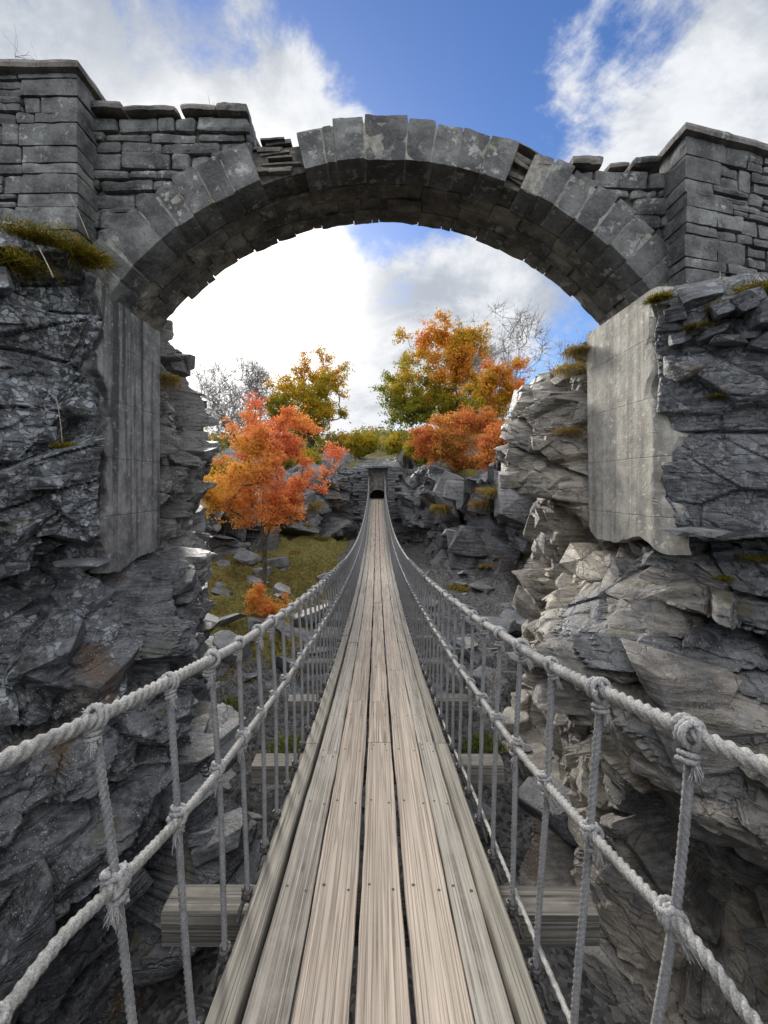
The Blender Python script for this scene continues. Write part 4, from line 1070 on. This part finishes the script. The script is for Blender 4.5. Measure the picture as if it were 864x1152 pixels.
def grow(base, H, seed, spread=.9, trunk=.03, levels=5, first=.28, kids=(3, 4), lean=(0, 0), taper=.68, up=.25, multi=1, width=None, low=2):
    rg = random.Random(seed); segs = []; tips = []
    def br(p, d, L, R, lv):
        n = 4 if lv < 2 else 3; pts = [p.copy()]; d = d.copy()
        for i in range(n):
            d = (d + Vector((rg.uniform(-1, 1), rg.uniform(-1, 1), rg.uniform(-1, 1))) * (.10 + .05 * lv) + Vector((0, 0, up * .12))).normalized()
            pts.append(pts[-1] + d * L / n)
        segs.append((pts, R, R * (.62 if lv < levels else .3), lv))
        if lv >= levels - 1:
            for q in pts[1:]: tips.append(q)
        if lv == levels: return
        for k in range(rg.randint(*kids)):
            a = rg.uniform(.30, .85) * spread; ph = rg.uniform(0, 2 * PI)
            x = d.cross(Vector((0, 0, 1)));
            if x.length < .1: x = Vector((1, 0, 0))
            x.normalize(); yv = d.cross(x)
            nd = (d * math.cos(a) + (x * math.cos(ph) + yv * math.sin(ph)) * math.sin(a)).normalized()
            i = n if k == 0 else rg.randint(1 if lv else low, n)
            br(pts[i], nd, L * taper * rg.uniform(.8, 1.2), R * (.62 if k == 0 else .48), lv + 1)
    for q in range(multi):
        d0 = Vector((lean[0] + (rg.uniform(-.45, .45) if multi > 1 else 0), lean[1] + (rg.uniform(-.3, .3) if multi > 1 else 0), 1)).normalized()
        br(Vector((0, 0, -.2)), d0, H * first, H * trunk, 0)
    zs_ = sorted(t.z for t in tips); mx = zs_[int(len(zs_) * .985)]; k = H / mx
    kx = k
    if width:
        xs = sorted(t.x for t in tips); kx = width / (xs[int(len(xs) * .96)] - xs[int(len(xs) * .04)])
    K = Vector((kx, kx, k))
    segs = [([q * K for q in pts], a, b, lv) for pts, a, b, lv in segs]; tips = [t * K for t in tips]
    return segs, tips
def crown_skel(H, seed, rx, z0, z1, N, lean=0, ry=None, trunkh=.75, wob=.25, multi=1, skew=0, gap=-.12):
    """a crown filled by clumps; every clump is joined to the nearest lower limb"""
    rg = np.random.default_rng(seed); ry = ry or rx * .85; zc = (z0 + z1) / 2; rz = (z1 - z0) / 2
    C = []
    while len(C) < N:
        u = rg.normal(0, 1, 3); u /= np.linalg.norm(u); q = rg.uniform(.25, 1) ** .5
        p = np.array([u[0] * rx * q, u[1] * ry * q, zc + u[2] * rz * q])
        e = float(fbm(p[None] * 1.6 / rx + seed, 3, seed)[0])
        if e > gap + .22 * (q - .6) and p[2] > z0: C.append(p + (skew * (p[2] - z0), 0, 0))
    C = np.array(C); nodes = []; par = []
    for m in range(multi):
        ang = rg.uniform(0, 6.28); off = 0 if multi == 1 else 1
        nodes.append(np.array([.05 * m * off, 0, -.25])); par.append(-1)
        n = 9
        for k in range(1, n + 1):
            t = k / n; p = np.array([lean * t * H * .5 + math.cos(ang) * rx * .45 * t * off + wob * rg.normal() * .12 * rx, math.sin(ang) * ry * .4 * t * off + wob * rg.normal() * .12 * rx, H * trunkh * t])
            nodes.append(p); par.append(len(nodes) - 2)
    od = np.argsort(np.linalg.norm((C - [0, 0, z0 * .8]), axis=1)); ends = []
    for ci in od:
        c = C[ci]; A_ = np.array(nodes); d = np.linalg.norm(A_ - c, axis=1) + 1.0 * np.maximum(0, A_[:, 2] - c[2] + .15 * rx) + (A_[:, 2] < z0 * .55) * 50
        b = int(np.argmin(d)); p0 = A_[b]; L = np.linalg.norm(c - p0); prev = b; n = 4 if L > .25 * rx else 2
        for k in range(1, n + 1):
            t = k / n; p = p0 + (c - p0) * t + np.array([0, 0, -.10 * L * math.sin(PI * t)]) + (rg.normal(0, .05 * L, 3) if k < n else 0)
            nodes.append(p); par.append(prev); prev = len(nodes) - 1
        ends.append(prev)
    w = np.zeros(len(nodes)); w[ends] = 1
    for k in range(len(nodes) - 1, 0, -1):
        if par[k] >= 0: w[par[k]] += w[k]
    return np.array(nodes), np.array(par), w, C
def tree(name, label, cat, base, H, seed, leafmat=None, nl=9000, ls=.11, huef=None, bark='bark', minr=.008, group=None, clump=.5, width=4, z0=.3, N=150, twigs=5, tr=.02, **kw):
    root = tag(empty(name, base), label, cat, group); rg = np.random.default_rng(seed + 1)
    P, par, w, C = crown_skel(H, seed, width / 2, z0 * H, H * 1.0, N, **kw)
    mb = MB(); r0 = H * tr
    rad = np.maximum(r0 * (np.maximum(w, .5) / N) ** .5, minr)
    done = np.zeros(len(P), bool); ch = {}
    for k, q in enumerate(par): ch.setdefault(q, []).append(k)
    for k in range(len(P)):
        if par[k] < 0 or done[k]: continue
        path = [par[k], k]; done[k] = True
        while True:
            nx = [q for q in ch.get(path[-1], []) if not done[q]]
            if not nx: break
            q = max(nx, key=lambda a: w[a]); done[q] = True; path.append(q)
        pp = P[path]; rr = rad[path].copy(); rr[0] = min(rr[0], rr[1] * 1.25)
        tube(mb, pp, rr, 7 if rr[1] > r0 * .4 else 4, cap=False)
    tw = []
    for c in C:
        for _ in range(twigs):
            d = rg.normal(0, 1, 3) + (c - [0, 0, z0 * H]) / H * 1.2; d /= np.linalg.norm(d); L = clump * rg.uniform(.8, 2.0)
            m_ = c + d * L * .5 + rg.normal(0, .08 * L, 3); e = c + d * L + rg.normal(0, .15 * L, 3)
            tube(mb, [c, m_, e], [minr * .8, minr * .6, minr * .35], 3, cap=False); tw.append(e); tw.append(m_)
            if twigs > 6:
                for _ in range(2): e2 = m_ + (d + rg.normal(0, .6, 3)) * L * .5; tube(mb, [m_, (m_ + e2) / 2 + rg.normal(0, .03, 3), e2], [minr * .6, minr * .5, minr * .3], 3, cap=False)
    mb.build('trunk', M[bark], root, True)
    if leafmat:
        T = np.concatenate([C, np.array(tw)]) if tw else C; i = rg.integers(0, len(T), nl)
        L = T[i] + rg.normal(0, clump * .42, (nl, 3)) * (1, 1, .6)
        mb = MB(); leaves(mb, L, ls, seed, np.clip(huef(L) + rg.normal(0, .11, len(L)), 0, 1)); mb.build('crown', M[leafmat], root)
    return root
def gpt(px, py, d):                                # a point on the ground at distance d along the pixel column
    p = at(px, py, d); q = drop(p.x, p.y, 40); return Vector((p.x, p.y, q.z))
def H_to(b, py): return (CY - py) / F * b.y - b.z
b = gpt(502, 530, 40)
tree('autumn_tree', 'tall spreading tree with green and orange leaves right of the portal', 'tree', b, H_to(b, 362), 12, 'mixed', 50000, .12, lambda C: .60 + .05 * (C[:, 2] - 7.5) + .045 * C[:, 0] + .75 * fbm(C * .33, 3, 4), width=14.2, z0=.18, N=190, gap=.0, clump=.55, minr=.022, tr=.020)
b = gpt(348, 520, 46)
tree('turning_tree', 'yellow and dark green leaved tree left of the portal, behind the red maple', 'tree', b, H_to(b, 390), 25, 'yel', 32000, .12, lambda C: .36 + .06 * (C[:, 2] - 2) + .6 * fbm(C * .4, 3, 6), width=9.4, z0=.16, N=150, clump=.52, minr=.022, tr=.020, skew=-.02, gap=.02)
b = gpt(297, 642, 16.9)
tree('maple_tree', 'bright red and orange maple tree standing on the left slope', 'tree', b, H_to(b, 456), 31, 'red', 42000, .052, lambda C: .50 + .085 * (C[:, 2] - 3.8) + .10 * C[:, 0] + .7 * fbm(C * .6, 3, 2), width=5.7, z0=.33, N=180, clump=.25, minr=.009, tr=.013, gap=.0)
b = gpt(262, 520, 52)
tree('bare_tree', 'leafless grey tree on the skyline at the left beside the cliff', 'tree', b, H_to(b, 402), 44, None, bark='barebark', width=10, z0=.15, N=200, clump=.9, twigs=8, minr=.030, tr=.014)
b = gpt(556, 520, 50)
tree('bare_tree', 'leafless twiggy tree behind the tall autumn tree on the right', 'tree', b, H_to(b, 350), 48, None, bark='barebark', width=12, z0=.2, N=210, clump=.9, twigs=8, minr=.026, tr=.013)
b = gpt(527, 553, 28)
tree('rust_bush', 'large rust orange bush on top of the far cliff right of the portal', 'bush', b, H_to(b, 466), 61, 'rusty', 30000, .075, lambda C: .5 + .7 * fbm(C * .6, 3, 2), width=6.4, z0=.02, N=130, clump=.36, minr=.010, tr=.012, multi=4)
b = gpt(572, 560, 22)
tree('rust_bush', 'orange bush against the right cliff, right of the large rust bush', 'bush', b, H_to(b, 480), 62, 'rusty', 14000, .065, lambda C: .6 + .7 * fbm(C * .6, 3, 2), width=2.8, z0=.02, N=70, clump=.3, minr=.010, tr=.012, multi=3)
b = gpt(302, 692, 14)
tree('small_shrub', 'small orange shrub at the foot of the red maple', 'shrub', b, 1.25, 71, 'red', 4500, .040, lambda C: .45 + .5 * fbm(C * 2, 3, 2), width=1.3, z0=.05, N=40, clump=.13, minr=.005, tr=.01, multi=3)
for i, (px, py, d, ty, sd, mt, lb) in enumerate([(404, 520, 42, 486, 81, 'yel', 'rounded yellow green bush just left above the portal'), (455, 522, 40, 490, 82, 'yel', 'low green bush just right above the portal'), (478, 540, 36, 512, 83, 'yel', 'small yellow bush on the cliff edge right of the portal'),
                                                (380, 525, 44, 492, 84, 'hillwood', 'dull olive bush behind the red maple top'), (330, 540, 34, 505, 85, 'yel', 'green yellow bush at the left edge of the far cliff'), (250, 560, 24, 525, 86, 'yel', 'green bush behind the red maple at the left')]):
    b = gpt(px, py, d); tree('hill_bush', lb, 'bush', b, max(1.6, H_to(b, ty)), sd, mt, 9000, .09, lambda C: .4 + .12 * C[:, 2] / 2 + .6 * fbm(C * .6, 3, 3), width=3.2, z0=.03, N=50, multi=3, clump=.34, tr=.015, minr=.012)
# wooded hillside behind, one mass
rg = np.random.default_rng(5); mb = MB(); n = 2600
xx = rg.uniform(-60, 60, n); yy = rg.uniform(50, 112, n); zz_ = terrain_h(xx, yy)
for k in range(0, n, 1):
    rad = rg.uniform(.9, 1.9); c = np.array([xx[k], yy[k], zz_[k] + rad * .6]); m_ = 34
    leaves(mb, c + rg.normal(0, 1, (m_, 3)) * rad * (.5, .5, .42), .28, k, np.clip(rg.random() * .9 + rg.normal(0, .1, m_), 0, 1))
tag(mb.build('woodland', M['hillwood']), 'mixed autumn scrub covering the hillside behind the cliff', 'woodland', kind='stuff')
# grass on the left slope
mb = MB(); n = 42000; xx = rg.uniform(-11, -.8, n); yy = rg.uniform(8.6, 22, n); zz_ = terrain_h(xx, yy)
pn = fbm(np.column_stack([xx, yy, 0 * xx]) * .8, 3, 3); k = (pn > -.05) & (yy < far_y(xx) - .3); xx, yy, zz_ = xx[k], yy[k], zz_[k]; n = len(xx)
c0 = np.column_stack([xx, yy, zz_ - .01])
blades(mb, c0, n, .24, .05, 5, w=.015, droop=.8, hue=(.05, .8), seg=2)
tag(mb.build('slope_grass', M['grass']), 'mossy green and brown grass over the slope left of the bridge', 'grass', kind='stuff')
def tussock(px, py, label, L=.5, n=500, sp=.2, seed=0, hue=(.2, .9), w=.010, mat='grass', name='grass_tussock', cat='grass tuft', group=None, droop=.9, off=.0, up=None):
    h_ = hit(px, py)
    p, nn = h_[0], h_[1]
    u = (Vector(nn) * .6 + Vector((0, 0, .8))) if up is None else Vector(up)
    L *= .8; mb = MB(); blades(mb, (0, 0, 0), n, L, sp, seed, w=w, droop=droop, up=tuple(u.normalized()), hue=hue)
    # short dense root cushion
    blades(mb, (0, 0, 0), n // 2, L * .45, sp * 1.1, seed + 1, w=w, droop=.4, up=tuple(u.normalized()), hue=(hue[0], (hue[0] + hue[1]) / 2))
    return tag(mb.build(name, M[mat], loc=p + Vector(nn) * off), label, cat, group)
for i, (px, py, L, n, sp, hu, lb) in enumerate([(500, 570, .55, 900, .3, (.3, .9), 'wide drooping yellow grass tuft hanging on the far cliff right of the bridge'), (541, 566, .6, 500, .22, (.6, .8), 'orange brown grass tuft on the far cliff below the rust bush'),
        (360, 607, .7, 600, .25, (.1, .7), 'dark green tuft on the far cliff left of the bridge'), (330, 621, .5, 350, .18, (.4, .8), 'small brown tuft under the dark green tuft on the left of the far cliff'), (352, 568, .7, 500, .3, (.2, .8), 'yellow grass tuft near the top left of the far cliff'),
        (372, 548, .5, 400, .22, (.2, .7), 'low green tuft on the top edge of the far cliff left of the portal'), (548, 636, .3, 300, .16, (.5, .9), 'tiny orange grass tuft on the slanted slabs right of the bridge'), (515, 662, .6, 400, .2, (.1, .8), 'olive tuft low on the rocks right of the bridge'), (345, 590, .4, 300, .16, (.4, .9), 'dry brown tuft midway on the left far cliff'), (556, 552, .6, 500, .35, (.4, .8), 'rusty grass clump beside the right cliff edge')]):
    tussock(px, py, lb, L, n, sp, 400 + i, hu, w=.016)
# near plants
for i, (px, py, L, n, sp, lb) in enumerate([(12, 300, .20, 1500, .14, 'dark green moss cushion at the far left below the left pier'), (60, 275, .16, 1500, .14, 'olive moss cushion on the left cliff top below the pier'), (92, 290, .18, 1300, .10, 'brown grassy moss edge beside the foot of the arch on the left'), (30, 268, .15, 1200, .12, 'small green moss hump under the left pier wall'),
                                            (742, 328, .13, 900, .05, 'bright yellow moss tuft at the right foot of the arch'), (810, 345, .10, 900, .05, 'moss tuft between the loose blocks under the right pier'), (784, 368, .08, 700, .045, 'flat bright moss patch on the block beneath the right pier'), (850, 330, .16, 900, .09, 'orange brown moss clump at the right edge below the pier'),
                                            (812, 650, .06, 700, .05, 'yellow moss patch on the pale rock under the right abutment'), (850, 628, .07, 700, .06, 'brown moss patch on the right edge of the pale rock'), (808, 446, .06, 500, .04, 'small moss spot on the dark rock beside the right abutment'), (75, 502, .09, 700, .05, 'small moss ledge in the middle of the left cliff')]):
    tussock(px, py, lb, L, n, sp, 600 + i, (.1, .95), w=.0035, mat='moss', name='moss_clump', cat='moss', droop=.5)
for i, (px, py, L, n, sp, lb) in enumerate([(646, 415, .30, 900, .10, 'dry hanging grass in the cleft beside the right abutment'), (652, 385, .25, 700, .09, 'dry grass at the top of the cleft beside the right abutment'), (640, 485, .22, 600, .09, 'yellow dry grass low in the cleft beside the right abutment'), (110, 300, .22, 350, .06, 'straw coloured dry grass beside the left foot of the arch'), (188, 425, .2, 500, .07, 'dark moss tuft on the rock behind the left abutment')]):
    tussock(px, py, lb, L, n, sp, 700 + i, (.3, 1.), w=.0035, droop=1.3)
# leafy green plants on the ravine floor
def plant(px, py, label, R, n, ls, seed, hue=(0, .8)):
    h_ = hit(px, py); p = h_[0]; root = tag(empty('leafy_plant', p), label, 'plant'); rg = np.random.default_rng(seed); mb = MB()
    st = MB()
    for k in range(9):
        d = rg.normal(0, .5, 3); d[2] = 1; d /= np.linalg.norm(d); tube(st, np.array([[0, 0, 0], d * R * .6, d * R]), .004, 4)
    st.build('stem', M['stalk'], root)
    d = rg.normal(0, 1, (n, 3)); d[:, 2] = abs(d[:, 2]); d /= np.linalg.norm(d, axis=1)[:, None]; C = d * (R * rg.uniform(.3, 1, n) ** .6)[:, None] * (1, 1, .8)
    leaves(mb, C, ls, seed, rg.uniform(hue[0], hue[1], n)); mb.build('foliage', M['fern'], root); return root
plant(238, 825, 'bright green leafy plant on the left beside the rock wall', .30, 1100, .028, 1); plant(322, 848, 'low yellow green plant beside the left kerb', .35, 900, .028, 2, (.4, 1))
plant(545, 850, 'green leafy plant on the ravine floor right of the bridge', .42, 1400, .028, 3, (.1, .9)); plant(258, 800, 'small bright green plant behind the leafy plant on the left', .3, 700, .028, 4)
# twiggy shrub on the right cliff top
h_ = at(640, 392, 6.5)
b = drop(h_.x, h_.y, 4)
tree('cliff_shrub', 'bare twiggy shrub with a few yellow leaves on the right cliff beside the arch', 'shrub', b, .75, 91, 'yel', 220, .020, lambda C: .75 + 0 * C[:, 0], width=.8, z0=.15, N=45, multi=3, clump=.09, tr=.007, minr=.0022, bark='barebark')
b = drop(-4.6, 6.2, 9)
tree('bare_shrub', 'fine bare twigs rising behind the left pier', 'shrub', Vector((-6.1, 7.0, 2.0)), 4.85, 92, None, width=2.2, z0=.45, N=70, multi=2, clump=.28, twigs=6, tr=.006, minr=.004, bark='barebark')
def stalk(p0, p1, label, R=.004, seed=0, side=0, name='dead_stalk', cat='stalk', mat='stalk'):
    p0, p1 = Vector(p0), Vector(p1); rg = np.random.default_rng(seed); t = np.linspace(0, 1, 9)[:, None]; d = np.array(p1 - p0)
    P = d * t + np.array([.08 * d[2] + side, 0, 0]) * np.sin(t * PI) * .25; mb = MB(); tube(mb, P, np.linspace(R, R * .5, 9), 6)
    for k in range(side and 3): tube(mb, [P[5 + k], P[5 + k] + rg.normal(0, .03, 3)], R * .4, 4)
    return tag(mb.build(name, M[mat], smooth=True, loc=p0), label, cat)
stalk(at(100, 268, 4.1), at(78, 218, 4.0), 'thin bent pale stalk leaning up the left pier', .0035, 1)
stalk(at(60, 312, 3.7), at(42, 276, 3.65), 'short thick pale dead stalk on the left cliff top', .006, 2)
stalk(at(70, 498, 3.75), at(63, 446, 3.7), 'thin upright white stalk in the middle of the left cliff', .0035, 3)
stalk(at(808, 345, 3.95), at(810, 305, 3.9), 'upright grey dead flower stalk below the right pier', .004, 4, .02)
stalk(at(826, 350, 3.9), at(864, 295, 3.8), 'long brown bramble stem leaning at the right edge below the pier', .004, 5, mat='bark')
stalk(at(0, 254, 4.0), at(26, 262, 3.95), 'pale curved bramble stem at the left edge under the pier', .004, 6)
# thin grasses on the wall top
for i, (x, y, z, lb) in enumerate([(-1.72, 4.7, 3.93, 'wispy grass on the wall top left of the crown'), (-2.75, 4.7, 3.92, 'wispy grass on the wall top beside the left pier'), (1.50, 4.65, 3.30, 'dry twig tuft in the broken gap right of the crown')]):
    mb = MB(); blades(mb, (0, 0, 0), 60, .14, .05, 800 + i, w=.0015, droop=.2, hue=(.6, 1)); tag(mb.build('grass_tussock', M['grass'], loc=(x, y, z)), lb, 'grass tuft')
